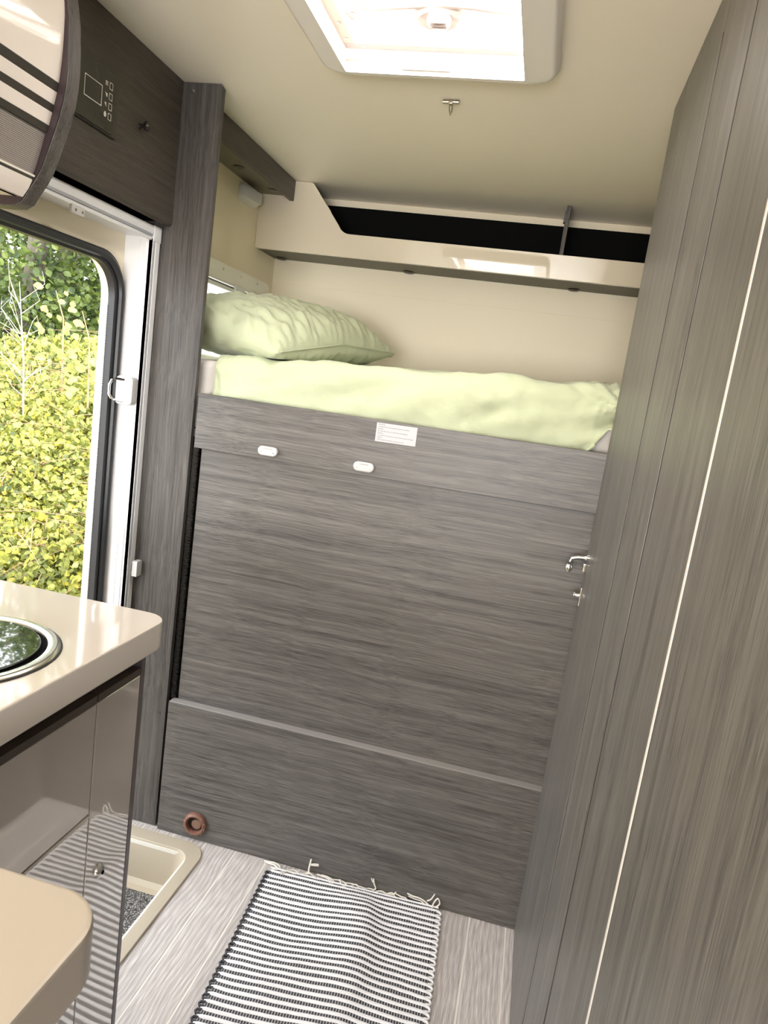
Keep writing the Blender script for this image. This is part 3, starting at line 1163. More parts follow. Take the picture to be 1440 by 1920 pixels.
# chrome latches on the wardrobe edge
l1 = thing('turn_latch', 'small chrome turn latch on the wardrobe edge, the upper of the two catches', 'latch', (0.150, 1.680, 0.985))
bm = bmesh.new()
lathe(bm, [(0.0, 0), (0.010, 0), (0.010, 0.004), (0.007, 0.008), (0.0, 0.009)], (XC, 1.655, 1.006), (-1, 0, 0), 18)
obj('rose', bm, CHROME, l1)
bm = bmesh.new()
tube(bm, [(XC - 0.006, 1.655, 1.004), (XC - 0.022, 1.655, 1.003), (XC - 0.036, 1.656, 0.998), (XC - 0.038, 1.656, 0.990)], [0.0045, 0.004, 0.004, 0.0045], 10)
obj('arm', bm, CHROME, l1)
bm = bmesh.new()
lathe(bm, [(0.0, 0.010), (0.006, 0.008), (0.0085, 0.002), (0.0085, -0.004), (0.005, -0.010), (0.0, -0.011)], (XC - 0.039, 1.656, 0.976), (0, 0, 1), 16)
obj('knob', bm, CHROME, l1)
bm = bmesh.new()
box(bm, XC - 0.009, XC, 1.648, 1.662, 0.972, 0.992, r=0.002)
obj('catch_plate', bm, CHROME, l1)
l2 = thing('hook_plate', 'small chrome hook plate on the wardrobe edge, the lower of the two catches', 'latch', (0.155, 1.665, 0.915))
bm = bmesh.new()
box(bm, XC - 0.004, XC + 0.0008, 1.650, 1.668, 0.890, 0.934, r=0.0015)
pk = obj('plate', bm, CHROME, l2)
bm = bmesh.new()
lathe(bm, [(0.0, 0), (0.006, 0), (0.005, 0.006), (0.0045, 0.010), (0.0085, 0.012), (0.0085, 0.015), (0.0, 0.017)], (XC - 0.003, 1.659, 0.914), (-1, 0, 0), 16)
obj('stud', bm, CHROME, l2)

# ------------------------------------------------------------------ ceiling hatch
hh = thing('roof_hatch', 'white roof hatch with bright milky dome in the ceiling', 'roof hatch', (-0.33, 1.36, H))
IX0, IX1, IY0, IY1 = -0.515, -0.144, 1.165, 1.537
nC = 8
outer = rrect(-0.566, -0.078, 1.09, 1.562, 0.045, nC)
outer_b = rrect(-0.560, -0.084, 1.096, 1.556, 0.042, nC)
inner = rrect(IX0, IX1, IY0, IY1, 0.004, nC)
bm = bmesh.new()
L = []
for (pl_, z) in ((outer, H - 0.0005), (outer, H - 0.012), (outer_b, H - 0.022), (rrect(-0.552, -0.092, 1.104, 1.553, 0.04, nC), H - 0.025),
                 (rrect(IX0 - 0.014, IX1 + 0.014, IY0 - 0.014, IY1 + 0.006, 0.008, nC), H - 0.025), (inner, H - 0.027), (inner, H - 0.021), (rrect(IX0 - 0.002, IX1 + 0.002, IY0 - 0.002, IY1 + 0.002, 0.005, nC), H - 0.006)):
    L.append([bm.verts.new((p[0], p[1], z)) for p in pl_])
for a_, b2 in zip(L, L[1:]):
    n_ = len(a_)
    for i in range(n_):
        j = (i + 1) % n_
        bm.faces.new((a_[i], a_[j], b2[j], b2[i]))
bmesh.ops.recalc_face_normals(bm, faces=bm.faces[:])
frh = obj('frame', bm, HATCHP, hh, angle=40)
# shaft
bm = bmesh.new()
ring(bm, rrect(HX0 + 0.0005, HX1 - 0.0005, HY0 + 0.0005, HY1 - 0.0005, 0.01, 3), rrect(HX0 + 0.010, HX1 - 0.010, HY0 + 0.010, HY1 - 0.006, 0.008, 3), 2, H - 0.005, H + 0.055)
obj('shaft', bm, HATCHP, hh)
# blind cassette with brown pull on the far side
cs = obj('blind_cassette', B(IX0 - 0.004, IX1 + 0.004, 1.5325, 1.5400, H - 0.018, H - 0.008, r=0.001), HATCHP, hh)
obj('cassette_slot', B(IX0 - 0.004, IX1 + 0.004, 1.5340, 1.5410, H - 0.0075, H - 0.0035), mat('grey_brown_slot', (0.22, 0.18, 0.14), 0.6), cs)
obj('pull_tab', B(-0.395, -0.295, 1.5315, 1.5335, H - 0.0195, H - 0.0125, r=0.0008), mat('brown_pull', (0.25, 0.20, 0.165), 0.5), hh, label='grey brown pull tab')
obj('cross_rail', B(HX0 + 0.011, HX1 - 0.011, 1.520, 1.5415, H + 0.020, H + 0.026, r=0.001), mat('mauve_rail', (0.55, 0.47, 0.46), 0.5), hh, label='mauve grey cross rail')
obj('side_rail', B(HX0 + 0.011, HX0 + 0.034, 1.165, 1.520, H + 0.020, H + 0.026, r=0.001), mat('pink_rail', (0.76, 0.58, 0.50), 0.5), hh, label='pale pink side rail')
for (x, y) in ((-0.510, 1.31), (-0.509, 1.44), (-0.51, 1.50)):
    bm = bmesh.new()
    lathe(bm, [(0.004, 0), (0.004, -0.0015), (0.0, -0.003)], (x, y, H + 0.020), (0, 0, 1), 12)
    obj('screw', bm, STEEL, hh)
for x in (-0.48, -0.33, -0.17):
    bm = bmesh.new()
    lathe(bm, [(0.003, 0), (0.003, -0.0015), (0.0, -0.003)], (x, 1.530, H + 0.020), (0, 0, 1), 12)
    obj('screw', bm, WHITEP, hh)
DOME = mat('glowing_skylight_dome', (0.9, 0.88, 0.86), 0.3, emis=(1.0, 0.985, 0.96), estr=6.0)  # emission stands in for sky light coming through the dome
bm = bmesh.new()
Ls = []
for (gx, z) in ((0.006, H + 0.056), (0.0, H + 0.075), (-0.012, H + 0.095), (-0.05, H + 0.112), (-0.12, H + 0.118)):
    Ls.append([bm.verts.new((p[0], p[1], z)) for p in rrect(HX0 - gx - 0.004, HX1 + gx + 0.004, HY0 - gx - 0.004, HY1 + gx + 0.004, 0.03, 6)])
for a_, b2 in zip(Ls, Ls[1:]):
    n_ = len(a_)
    for i in range(n_):
        j = (i + 1) % n_
        bm.faces.new((a_[i], a_[j], b2[j], b2[i]))
bm.faces.new(Ls[-1])
bmesh.ops.recalc_face_normals(bm, faces=bm.faces[:])
obj('dome', bm, DOME, hh, label='milky dome glowing in place of sky light', angle=60)
HND = mat('pale_handle_plastic', (0.22, 0.185, 0.16), 0.5)
bm = bmesh.new()
tube(bm, [(-0.512, 1.455, 2.062), (-0.506, 1.48, 2.062), (-0.497, 1.500, 2.062), (-0.480, 1.510, 2.062), (-0.460, 1.511, 2.062), (-0.40, 1.502, 2.062), (-0.32, 1.492, 2.062),
          (-0.26, 1.497, 2.062), (-0.21, 1.508, 2.062), (-0.17, 1.512, 2.062), (-0.145, 1.512, 2.062)], 0.0055, 8)
obj('locking_bar', bm, HND, hh)
hc = Vector((-0.331, 1.522, 2.058))
bm = bmesh.new()
lathe(bm, [(0.0, 0.0), (0.030, 0.0), (0.028, -0.006), (0.022, -0.013), (0.0, -0.013)], hc, (0, 0.25, 1), 28, squash=(1.15, 1.8))
for v in bm.verts:
    pass
hb = obj('handle_base', bm, HND, hh)
bm = bmesh.new()
hk = hc + Vector((0.004, -0.012, -0.012))
lathe(bm, [(0.0, 0.0), (0.024, 0.0), (0.024, -0.006), (0.021, -0.010), (0.0, -0.010)], hk, (0, 0.25, 1), 28)
hn = obj('handle_knob', bm, HATCHP, hh)
for q in (-1, 0, 1):
    obj('grip_rib', B(hk.x - 0.016, hk.x + 0.016, hk.y - 0.003 + q * 0.010 - 0.0015, hk.y - 0.003 + q * 0.010 + 0.0015, hk.z - 0.0145, hk.z - 0.008, r=0.0006), HND, hn)
bm = bmesh.new()
sp = [(-0.512, 1.452, 2.035), (-0.490, 1.462, 2.035), (-0.4865, 1.475, 2.035), (-0.4985, 1.500, 2.035), (-0.503, 1.498, 2.035), (-0.512, 1.470, 2.035)]
tube(bm, sp, 0.0022, 6, closed=True)
tube(bm, [(-0.512, 1.470, 2.035), (-0.4865, 1.475, 2.035)], 0.0018, 6)
tube(bm, [(-0.507, 1.484, 2.035), (-0.490, 1.462, 2.035)], 0.0018, 6)
tube(bm, [(-0.507, 1.484, 2.035), (-0.4945, 1.489, 2.035)], 0.0018, 6)
obj('stay_bracket', bm, HND, hh)

# hook on the ceiling
hk_ = thing('ceiling_hook', 'tiny metal hook bar on the ceiling in front of the hatch', 'hook', (-0.318, 1.716, H))
BRZ = mat('worn_nickel', (0.36, 0.32, 0.26), 0.3, metal=1.0)
bm = bmesh.new()
tube(bm, [(-0.337, 1.717, H - 0.004), (-0.299, 1.714, H - 0.004)], 0.0042, 10)
obj('bar', bm, BRZ, hk_)
bm = bmesh.new()
tube(bm, [(-0.318, 1.716, H - 0.008), (-0.321, 1.722, H - 0.010), (-0.322, 1.732, H - 0.016), (-0.320, 1.739, H - 0.024), (-0.317, 1.734, H - 0.016), (-0.315, 1.722, H - 0.010), (-0.318, 1.716, H - 0.008)], 0.0014, 6)
obj('ring', bm, BRZ, hk_)
obj('clasp', B(-0.323, -0.313, 1.7105, 1.7205, H - 0.0095, H - 0.0005, r=0.002), BRZ, hk_)
# tiny pin hole by the hatch corner
nb = thing('nail_head', 'tiny dark nail head at the hatch frame corner', 'nail', (-0.535, 1.583, H))
bm = bmesh.new()
lathe(bm, [(0.0, 0), (0.0022, 0), (0.0018, -0.0012), (0, -0.0016)], (-0.539, 1.590, H), (0, 0, 1), 10)
obj('head', bm, BLACK, nb)

# ------------------------------------------------------------------ kitchen block
kc = thing('kitchen_cabinet', 'taupe high gloss kitchen base unit left of the rug', 'cabinet', (-0.83, 0.5, 0.0))
XF = -0.600
CBODY = mat('dark_cabinet_body', (0.045, 0.038, 0.036), 0.4)
obj('body', B(-1.20, XF - 0.02, 0.468, 1.066, -0.159, 0.795), CBODY, kc)
sp_ = obj('side_panel', B(-1.20, XF, 1.0675, 1.080, -0.159, 0.829, r=0.0008, seg=1), mat('plum_grey_edge', (0.14, 0.12, 0.125), 0.3), kc, label='plum grey side panel')
obj('recess', B(-1.02, XF - 0.022, 0.468, 1.066, 0.796, 0.829), BLACK, kc, label='black recess under the worktop')
dr = obj('drawer_front', B(XF - 0.018, XF, 0.468, 0.9395, 0.575, 0.768, r=0.0008, seg=1), TAUPE, kc)
d1 = obj('door', B(XF - 0.018, XF, 0.468, 0.9395, -0.080, 0.568, r=0.0008, seg=1), TAUPE, kc)
d2 = obj('door', B(XF - 0.018, XF, 0.9425, 1.0655, -0.145, 0.768, r=0.0008, seg=1), TAUPE, kc)
EDG = mat('brown_front_edge', (0.10, 0.078, 0.062), 0.4)
obj('top_edge', B(XF - 0.018, XF + 0.0002, 0.468, 0.9395, 0.7685, 0.782, r=0.0006, seg=1), EDG, dr, label='brown grip edge')
obj('top_edge', B(XF - 0.018, XF + 0.0002, 0.9425, 1.0655, 0.7685, 0.782, r=0.0006, seg=1), EDG, d2, label='brown grip edge')
obj('top_edge', B(XF - 0.016, XF + 0.0006, 0.468, 0.9395, 0.5685, 0.5705), mat('pale_metal_edge', (0.62, 0.57, 0.52), 0.3), d1, label='pale metal edge')
bm = bmesh.new()
lathe(bm, [(0.0, 0.0085), (0.006, 0.008), (0.0095, 0.0055), (0.0110, 0.002), (0.0120, 0.0)], (XF, 0.980, 0.442), (1, 0, 0), 24, squash=(1.0, 1.15))
lk = obj('push_lock', bm, CHROME, d2)
bm = bmesh.new()
lathe(bm, [(0.0, 0.0102), (0.0032, 0.0098), (0.004, 0.008)], (XF, 0.980, 0.442), (1, 0, 0), 16)
obj('keyhole', bm, BLACK, lk)

wt = thing('worktop', 'beige gloss kitchen worktop with rounded corner beside the doorway', 'worktop', (-0.8, 0.5, 0.83))
XT = -0.5596
bm = bmesh.new()
o_pts = rrect(-1.205, XT, 0.468, 1.083, 0.042, 10, which=(1, 0, 0, 0))
hub = (-0.7330, 0.797)
prism(bm, o_pts, 2, 0.8305, 0.880, r=0.0035)
obj('slab', bm, TOP, wt, angle=30)

sk = thing('round_sink', 'round steel rimmed sink with black glass lid in the worktop', 'sink', (hub[0], hub[1], 0.88))
bm = bmesh.new()
lathe(bm, [(0.1335, 0.0002), (0.1335, 0.002), (0.131, 0.0048), (0.127, 0.0058), (0.121, 0.0058), (0.1165, 0.0045), (0.1150, 0.0015), (0.1150, 0.0002)], (hub[0], hub[1], 0.88), (0, 0, 1), 72)
obj('rim', bm, STEEL, sk)
bm = bmesh.new()
lathe(bm, [(0.1345, 0.0002), (0.1365, 0.0002), (0.1362, 0.0012), (0.1338, 0.0018)], (hub[0], hub[1], 0.88), (0, 0, 1), 72)
obj('gasket', bm, RUBBER, sk)
bm = bmesh.new()
lathe(bm, [(0.0, 0.0070), (0.1055, 0.0070), (0.1072, 0.0062), (0.1075, 0.0022), (0.0, 0.0022)], (hub[0], hub[1], 0.88), (0, 0, 1), 72)
obj('glass_lid', bm, mat('black_glass', (0.006, 0.008, 0.005), 0.015, spec=1.0, coat=1.0, bump=(1.0, 0.0)), sk)
bm = bmesh.new()
lathe(bm, [(0.1149, 0.0003), (0.1149, 0.0012), (0.0, 0.0012)], (hub[0], hub[1], 0.88), (0, 0, 1), 48)
obj('well_shadow_ring', bm, BLACK, sk, label='black ring between rim and lid')

# nearer wide part of the counter, bottom left corner of the picture
ft = thing('near_counter', 'beige counter with rounded corner in the bottom left foreground', 'counter', (-0.45, 0.2, 0.0))
bm = bmesh.new()
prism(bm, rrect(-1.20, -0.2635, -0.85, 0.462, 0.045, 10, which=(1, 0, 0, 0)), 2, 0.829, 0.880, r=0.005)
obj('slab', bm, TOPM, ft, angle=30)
obj('body', B(-1.20, -0.44, -0.84, 0.395, -0.159, 0.8285, r=0.001), mat('dark_counter_body', (0.20, 0.17, 0.15), 0.4), ft)

# the whole kitchen block stands a little nearer to the aisle and higher than first drawn
KS = 0.89
EYE = Vector((0, 0, 1.3112))
for root in (kc, wt, sk, ft):
    root.location = EYE + (Vector(root.location) - EYE) * KS
    kids = list(root.children)
    while kids:
        c = kids.pop()
        c.data.transform(Matrix.Scale(KS, 4))
        kids += list(c.children)

# overhead locker with curved front
ol = thing('overhead_locker', 'curved gloss overhead locker with dark rimmed end in the top left corner', 'locker', (-0.95, 0.6, 1.53))
# outline of the end plate in x,z
rim = [(-0.880, 1.529), (-0.866, 1.537), (-0.855, 1.554), (-0.842, 1.572), (-0.832, 1.590), (-0.822, 1.617), (-0.812, 1.646), (-0.804, 1.670), (-0.799, 1.692),
       (-0.7955, 1.716), (-0.7940, 1.742), (-0.7950, 1.780), (-0.798, 1.815), (-0.803, 1.841), (-0.815, 1.89), (-0.832, 1.935), (-0.855, H - 0.001)]
rim = [(x - 0.019, z) for x, z in rim]
bm = bmesh.new()
prism(bm, [(WXL + 0.0005, 1.528), (-0.925, 1.527)] + rim + [(WXL + 0.0005, H - 0.001)], 1, 1.068, 1.097, r=0.001)
RIMD = mat('dark_rim_plum', (0.030, 0.018, 0.020), 0.35)
ep = obj('end_plate', bm, WZ_, ol)
# inward-facing dark edge band
bm = bmesh.new()
rim_in = []
for (x, z) in rim:
    c = Vector((-1.02, 1.80))
    rim_in.append((x, z))
face = [(-0.8830, 1.5420), (-0.8725, 1.5560), (-0.8660, 1.5700), (-0.8560, 1.5980), (-0.8500, 1.6200), (-0.8430, 1.6460), (-0.8370, 1.6700), (-0.8310, 1.6960),
        (-0.8270, 1.7170), (-0.8240, 1.7450), (-0.8225, 1.7750), (-0.8225, 1.8140), (-0.8250, 1.8400), (-0.836, 1.890), (-0.853, 1.937), (-0.874, H - 0.001)]
prism(bm, [(WXL + 0.001, 1.530), (-0.925, 1.529)] + [(x - 0.0012, z + 0.0005) for x, z in rim[:-1]] + [(-0.876, H - 0.0012), (WXL + 0.001, H - 0.0012)], 1, 1.0655, 1.0678)
obj('edge_band', bm, RIMD, ep, label='dark plum inner edge band')
GW = mat('white_gloss_locker_front', (0.80, 0.73, 0.66), 0.06, spec=0.6, coat=0.6)
RB = mat('grey_ribbed_front', (0.19, 0.17, 0.15), 0.3)
STRP = mat('dark_brown_strip', (0.045, 0.040, 0.032), 0.3)  # dark stripes along the front, modelled as thin strips


def zint(z):
    for (a, b2) in zip(face, face[1:]):
        if a[1] <= z <= b2[1]:
            t = (z - a[1]) / (b2[1] - a[1])
            return a[0] + (b2[0] - a[0]) * t
    return face[0][0]


def front(z0, z1, proud, n=10):
    bm = bmesh.new()
    zs = [z0 + (z1 - z0) * i / n for i in range(n + 1)]
    pts = [(zint(z) + proud, z) for z in zs]
    back = [(zint(z) - 0.016, z) for z in zs][::-1]
    prism(bm, pts + back, 1, -0.6, 1.0650)
    return bm


obj('upper_front', front(1.718, H - 0.002, 0.0, 16), GW, ol)
obj('dark_strip', front(1.7045, 1.7165, 0.0005, 3), STRP, ol)
obj('front_band', front(1.6855, 1.7040, 0.0, 4), GW, ol)
obj('dark_strip', front(1.6745, 1.6850, 0.0005, 3), STRP, ol)
obj('front_band', front(1.6545, 1.6740, 0.0, 4), GW, ol)
obj('dark_strip', front(1.6435, 1.6540, 0.0005, 3), STRP, ol)
z = 1.5800
rbp = obj('ribbed_panel', front(1.5795, 1.6430, -0.003, 8), RB, ol, label='grey ribbed lower panel')
bm = bmesh.new()
while z < 1.6415:
    tube(bm, [(zint(z) - 0.0025, -0.6, z), (zint(z) - 0.0025, 1.0648, z)], 0.0010, 5)
    z += 0.0027
o = obj('rib', bm, mat('grey_rib', (0.40, 0.36, 0.33), 0.3), rbp)
o['kind'] = 'stuff'
obj('lower_trim', front(1.5745, 1.5775, 0.002, 2), GW, ol)
obj('dark_strip', front(1.5710, 1.5740, 0.0, 2), STRP, ol)
obj('lower_front', front(1.5425, 1.5705, 0.0, 4), GW, ol)
obj('locker_body', B(WXL + 0.0005, -0.890, -0.6, 1.0640, 1.5425, H - 0.001), CREAM, ol)

# ------------------------------------------------------------------ step well
sw = thing('step_well', 'tan plastic step well sunk in the floor by the doorway', 'step well', (-0.88, 1.33, 0.0))
nC = 8
O_ = rrect(-1.072, -0.687, 0.985, 1.672, 0.062, nC)
O2 = rrect(-1.070, -0.689, 0.987, 1.670, 0.060, nC)
I_ = rrect(-1.035, -0.7195, 1.03, 1.629, 0.046, nC)
I2 = rrect(-1.033, -0.7215, 1.032, 1.627, 0.044, nC)
I3 = rrect(-1.020, -0.7350, 1.05, 1.612, 0.040, nC)
I4 = rrect(-1.015, -0.741, 1.06, 1.600, 0.034, nC)
bm = bmesh.new()
L = []
for (pl_, z) in ((O_, 0.0006), (O_, 0.0035), (O2, 0.0055), (I_, 0.0062), (I2, 0.0035), (I3, -0.104), (I4, -0.114)):
    L.append([bm.verts.new((p[0], p[1], z)) for p in pl_])
for a_, b2 in zip(L, L[1:]):
    n_ = len(a_)
    for i in range(n_):
        j = (i + 1) % n_
        bm.faces.new((a_[i], a_[j], b2[j], b2[i]))
bm.faces.new(L[-1])
bmesh.ops.recalc_face_normals(bm, faces=bm.faces[:])
obj('tray', bm, TAN, sw, angle=30)
CARP = bpy.data.materials.new('dark_fleck_carpet')
CARP.use_nodes = True
nt = CARP.node_tree
b = nt.nodes['Principled BSDF']
tc = nt.nodes.new('ShaderNodeTexCoord')
n = nt.nodes.new('ShaderNodeTexNoise')
n.inputs['Scale'].default_value = 330
n.inputs['Detail'].default_value = 2
link(nt, tc.outputs['Object'], n.inputs['Vector'])
link(nt, ramp(nt, n.outputs['Fac'], [(0.40, (0.03, 0.029, 0.029)), (0.55, (0.13, 0.125, 0.12)), (0.66, (0.55, 0.53, 0.50))]), b.inputs['Base Color'])
b.inputs['Roughness'].default_value = 0.95
bp = nt.nodes.new('ShaderNodeBump')
bp.inputs['Strength'].default_value = 0.8
bp.inputs['Distance'].default_value = 0.004
link(nt, n.outputs['Fac'], bp.inputs['Height'])
link(nt, bp.outputs[0], b.inputs['Normal'])
cpt = thing('step_carpet', 'dark flecked carpet mat in the bottom of the step well', 'mat', (-0.88, 1.33, -0.113))
bm = bmesh.new()
prism(bm, rrect(-0.995, -0.752, 1.075, 1.572, 0.022, 6), 2, -0.1135, -0.106, r=0.002)
obj('pile', bm, CARP, cpt)

# ------------------------------------------------------------------ rug
RA = radians(3.2)
RO = Vector((-0.4985, 1.6570, 0.0012))
RU = Vector((cos(RA), sin(RA), 0))
RV = Vector((sin(RA), -cos(RA), 0))
RW, RL = 0.462, 1.22
PITCH = 0.0186


def rugh(u, v):
    g = min(1.0, v / 0.07)
    c = 0.262 + 0.03 * sin(v * 6)
    d = u - c
    ridge = exp(-(d / 0.085) ** 2) if d < 0 else exp(-(d / 0.035) ** 2)
    h = 0.013 * g * ridge * (0.75 + 0.25 * sin(v * 9 + 1))
    h += 0.0035 * g * (0.5 + 0.5 * sin(v * 21 + u * 9)) * (0.4 + 0.6 * sin(pi * u / RW))
    h += 0.003 * noise.noise(Vector((u * 9, v * 7, 2.2))) * g
    return max(0.0, h)


def rugp(u, v, z=0.0):
    w = 0.004 * sin(u * 13 + v * 3) * min(1, v / 0.1)
    return RO + RU * u + RV * (v + w) + Vector((0, 0, rugh(u, v) + z))


rug = thing('striped_rug', 'black and white striped woven cotton rug with tassels on the floor', 'rug', (-0.27, 1.1, 0.0))
WEAVE = bpy.data.materials.new('charcoal_weave')
WEAVE.use_nodes = True
nt = WEAVE.node_tree
b = nt.nodes['Principled BSDF']
uvn = nt.nodes.new('ShaderNodeUVMap')
mp = nt.nodes.new('ShaderNodeMapping')
mp.inputs['Scale'].default_value = (165.0, 30.0, 1)
link(nt, uvn.outputs[0], mp.inputs[0])
wv = nt.nodes.new('ShaderNodeTexWave')
wv.bands_direction = 'X'
wv.inputs['Scale'].default_value = 0.31
wv.inputs['Distortion'].default_value = 1.0
link(nt, mp.outputs[0], wv.inputs[0])
link(nt, ramp(nt, wv.outputs['Fac'], [(0.15, (0.035, 0.034, 0.040)), (0.6, (0.13, 0.127, 0.135)), (1.0, (0.42, 0.41, 0.41))]), b.inputs['Base Color'])
b.inputs['Roughness'].default_value = 0.9
bp = nt.nodes.new('ShaderNodeBump')
bp.inputs['Strength'].default_value = 0.6
bp.inputs['Distance'].default_value = 0.002
link(nt, wv.outputs['Fac'], bp.inputs['Height'])
link(nt, bp.outputs[0], b.inputs['Normal'])
bm = bmesh.new()
NU, NV = 60, 200
uvl = bm.loops.layers.uv.new('UVMap')
vs = grid(bm, NU, NV, lambda i, j: rugp(0.003 + (RW - 0.006) * i, RL * j, 0.0040))
for f in bm.faces:
    for lp in f.loops:
        rel = lp.vert.co - RO
        lp[uvl].uv = (rel.dot(RU), rel.dot(RV))
bmesh.ops.recalc_face_normals(bm, faces=bm.faces[:])
if bm.faces[0].normal.z < 0:
    bmesh.ops.reverse_faces(bm, faces=bm.faces[:])
o = obj('weave', bm, WEAVE, rug, angle=80)
sm = o.modifiers.new('thick', 'SOLIDIFY')
sm.thickness = 0.0036
sm.offset = -1  # downwards
WHITEC = mat('white_cotton_cord', (0.86, 0.85, 0.86), 0.9, bump=(1200.0, 0.2))
nb_ = int(RL / PITCH)
for k in range(nb_):
    v0 = (k + 0.5) * PITCH + 0.0012 * noise.noise(Vector((k * 0.7, 0, 0)))
    hw = 0.0047 + 0.0009 * noise.noise(Vector((k * 1.9, 5, 0)))
    if k == 0:
        hw = 0.004
    bm = bmesh.new()
    rows = []
    ns = 56
    ext = 0.0045
    for i in range(ns + 1):
        u = -ext * 0.4 + (RW + ext * 1.4) * i / ns
        e0 = min(1.0, sqrt(max(0.0, (i / 1.3))), sqrt(max(0.0, (ns - i) / 1.3)))
        vv = v0 + 0.0016 * noise.noise(Vector((u * 14, k * 0.35, 1))) + 0.0009 * noise.noise(Vector((u * 40, k * 3.3, 1)))
        ww = hw * (0.35 + 0.65 * e0) * (1 + 0.10 * noise.noise(Vector((u * 30, k * 2.7, 4))))
        row = []
        for q in range(7):
            a = pi * q / 6
            row.append(bm.verts.new(rugp(u, vv - ww * cos(a), 0.0034 + 0.0036 * sin(a) * (0.5 + 0.5 * e0))))
        rows.append(row)
    for a_, b2 in zip(rows, rows[1:]):
        for q in range(6):
            bm.faces.new((a_[q], a_[q + 1], b2[q + 1], b2[q]))
        bm.faces.new((a_[0], b2[0], b2[6], a_[6]))
    bm.faces.new(rows[0])
    bm.faces.new(rows[-1][::-1])
    # round turning loop along the right border, dark one along the left
    bmesh.ops.recalc_face_normals(bm, faces=bm.faces[:])
    obj('white_band', bm, WHITEC, rug, angle=70)
LOOPD = mat('charcoal_cord', (0.055, 0.054, 0.060), 0.9)
for k in range(nb_):
    v0 = (k + 1.0) * PITCH
    bm = bmesh.new()
    p0, p1, p2, p3, p4 = (rugp(0.004, v0 - 0.006, 0.003), rugp(-0.006, v0 - 0.005, 0.0025), rugp(-0.0085, v0, 0.0025), rugp(-0.006, v0 + 0.005, 0.0025), rugp(0.004, v0 + 0.006, 0.003))
    tube(bm, [p0, p1, p2, p3, p4], 0.0029, 7)
    obj('edge_loop', bm, LOOPD, rug)
    bm = bmesh.new()
    v1 = v0
    p0, p1, p2, p3, p4 = (rugp(RW - 0.003, v1 - 0.007, 0.004), rugp(RW + 0.006, v1 - 0.0055, 0.0035), rugp(RW + 0.0085, v1, 0.0035), rugp(RW + 0.006, v1 + 0.0055, 0.0035), rugp(RW - 0.003, v1 + 0.007, 0.004))
    tube(bm, [p0, p1, p2, p3, p4], 0.0030, 7)
    obj('edge_loop', bm, WHITEC, rug)
bm = bmesh.new()
tube(bm, [rugp(RW * i / 40, -0.002, 0.0052) for i in range(41)], 0.0026, 6)
obj('end_cord', bm, WHITEC, rug)
STRING = mat('cream_string', (0.84, 0.80, 0.72), 0.9)


def rp(u, v, z):
    p = RO + RU * u + RV * v
    p.z += z
    if p.y > YB - 0.004:
        p.z += (p.y - YB + 0.004) * 1.1
        p.y = YB - 0.004
    return p


def tassel(pts, r=0.0018):
    bm = bmesh.new()
    # smooth with Catmull-Rom
    P = [Vector(rp(*p)) for p in pts]
    out = []
    for i in range(len(P) - 1):
        p0, p1, p2, p3 = P[max(i - 1, 0)], P[i], P[i + 1], P[min(i + 2, len(P) - 1)]
        for q in range(5):
            t = q / 5
            out.append(0.5 * ((2 * p1) + (p2 - p0) * t + (2 * p0 - 5 * p1 + 4 * p2 - p3) * t * t + (3 * p1 - p0 - 3 * p2 + p3) * t ** 3))
    out.append(P[-1])
    tube(bm, out, r, 6)
    return obj('tassel', bm, STRING, rug)


G = 0.0035
tassel([(0.004, 0.006, 0.006), (0.020, -0.004, G), (0.006, -0.016, G), (-0.012, -0.018, G), (-0.026, -0.024, G)], 0.0024)
tassel([(0.010, 0.004, 0.006), (0.024, -0.006, G), (0.016, -0.020, G), (-0.004, -0.022, 0.006), (-0.022, -0.019, G)], 0.0022)
tassel([(0.030, 0.012, 0.008), (0.040, -0.004, G), (0.056, -0.014, G), (0.070, -0.012, G), (0.072, -0.002, G), (0.062, 0.002, 0.006)], 0.0019)
tassel([(0.036, 0.020, 0.010), (0.044, 0.004, 0.008), (0.060, -0.002, G), (0.085, -0.004, G), (0.100, 0.000, 0.006)], 0.0017)
tassel([(0.080, 0.000, 0.006), (0.092, -0.010, G), (0.104, -0.014, 0.006), (0.118, -0.010, G), (0.128, 0.001, 0.006)], 0.0018)
tassel([(0.100, -0.002, 0.006), (0.103, -0.014, G), (0.101, -0.022, 0.012), (0.103, -0.030, 0.024), (0.104, -0.030, 0.034)], 0.0023)
tassel([(0.103, -0.028, 0.021), (0.113, -0.026, 0.026), (0.126, -0.026, 0.028)], 0.0016)
tassel([(0.104, -0.028, 0.019), (0.115, -0.026, 0.022), (0.127, -0.026, 0.024)], 0.0016)
tassel([(0.126, -0.020, G), (0.142, -0.018, G), (0.158, -0.014, G), (0.170, -0.004, G), (0.166, 0.002, 0.006)], 0.0023)
tassel([(0.138, -0.022, G), (0.156, -0.020, G), (0.172, -0.012, G), (0.178, -0.002, G), (0.172, 0.002, 0.006)], 0.0019)
tassel([(0.172, -0.014, G), (0.188, -0.018, G), (0.204, -0.014, G), (0.213, -0.004, G), (0.206, 0.002, G), (0.197, -0.006, G), (0.190, -0.018, 0.006)], 0.0020)
tassel([(0.208, -0.014, G), (0.226, -0.016, G), (0.246, -0.013, G), (0.262, -0.011, G)], 0.0019)
tassel([(0.232, 0.001, 0.006), (0.224, -0.006, G), (0.228, -0.013, G), (0.238, -0.014, 0.006), (0.244, -0.006, G), (0.240, 0.001, 0.006)], 0.0017)
tassel([(0.262, 0.002, 0.006), (0.262, -0.008, G), (0.272, -0.014, G), (0.286, -0.012, G), (0.278, 0.001, 0.006)], 0.0018)
tassel([(0.284, -0.008, 0.006), (0.290, -0.014, 0.008), (0.284, -0.020, 0.016), (0.281, -0.022, 0.026)], 0.0020)
tassel([(0.280, -0.020, 0.018), (0.275, -0.022, 0.026)], 0.0014)
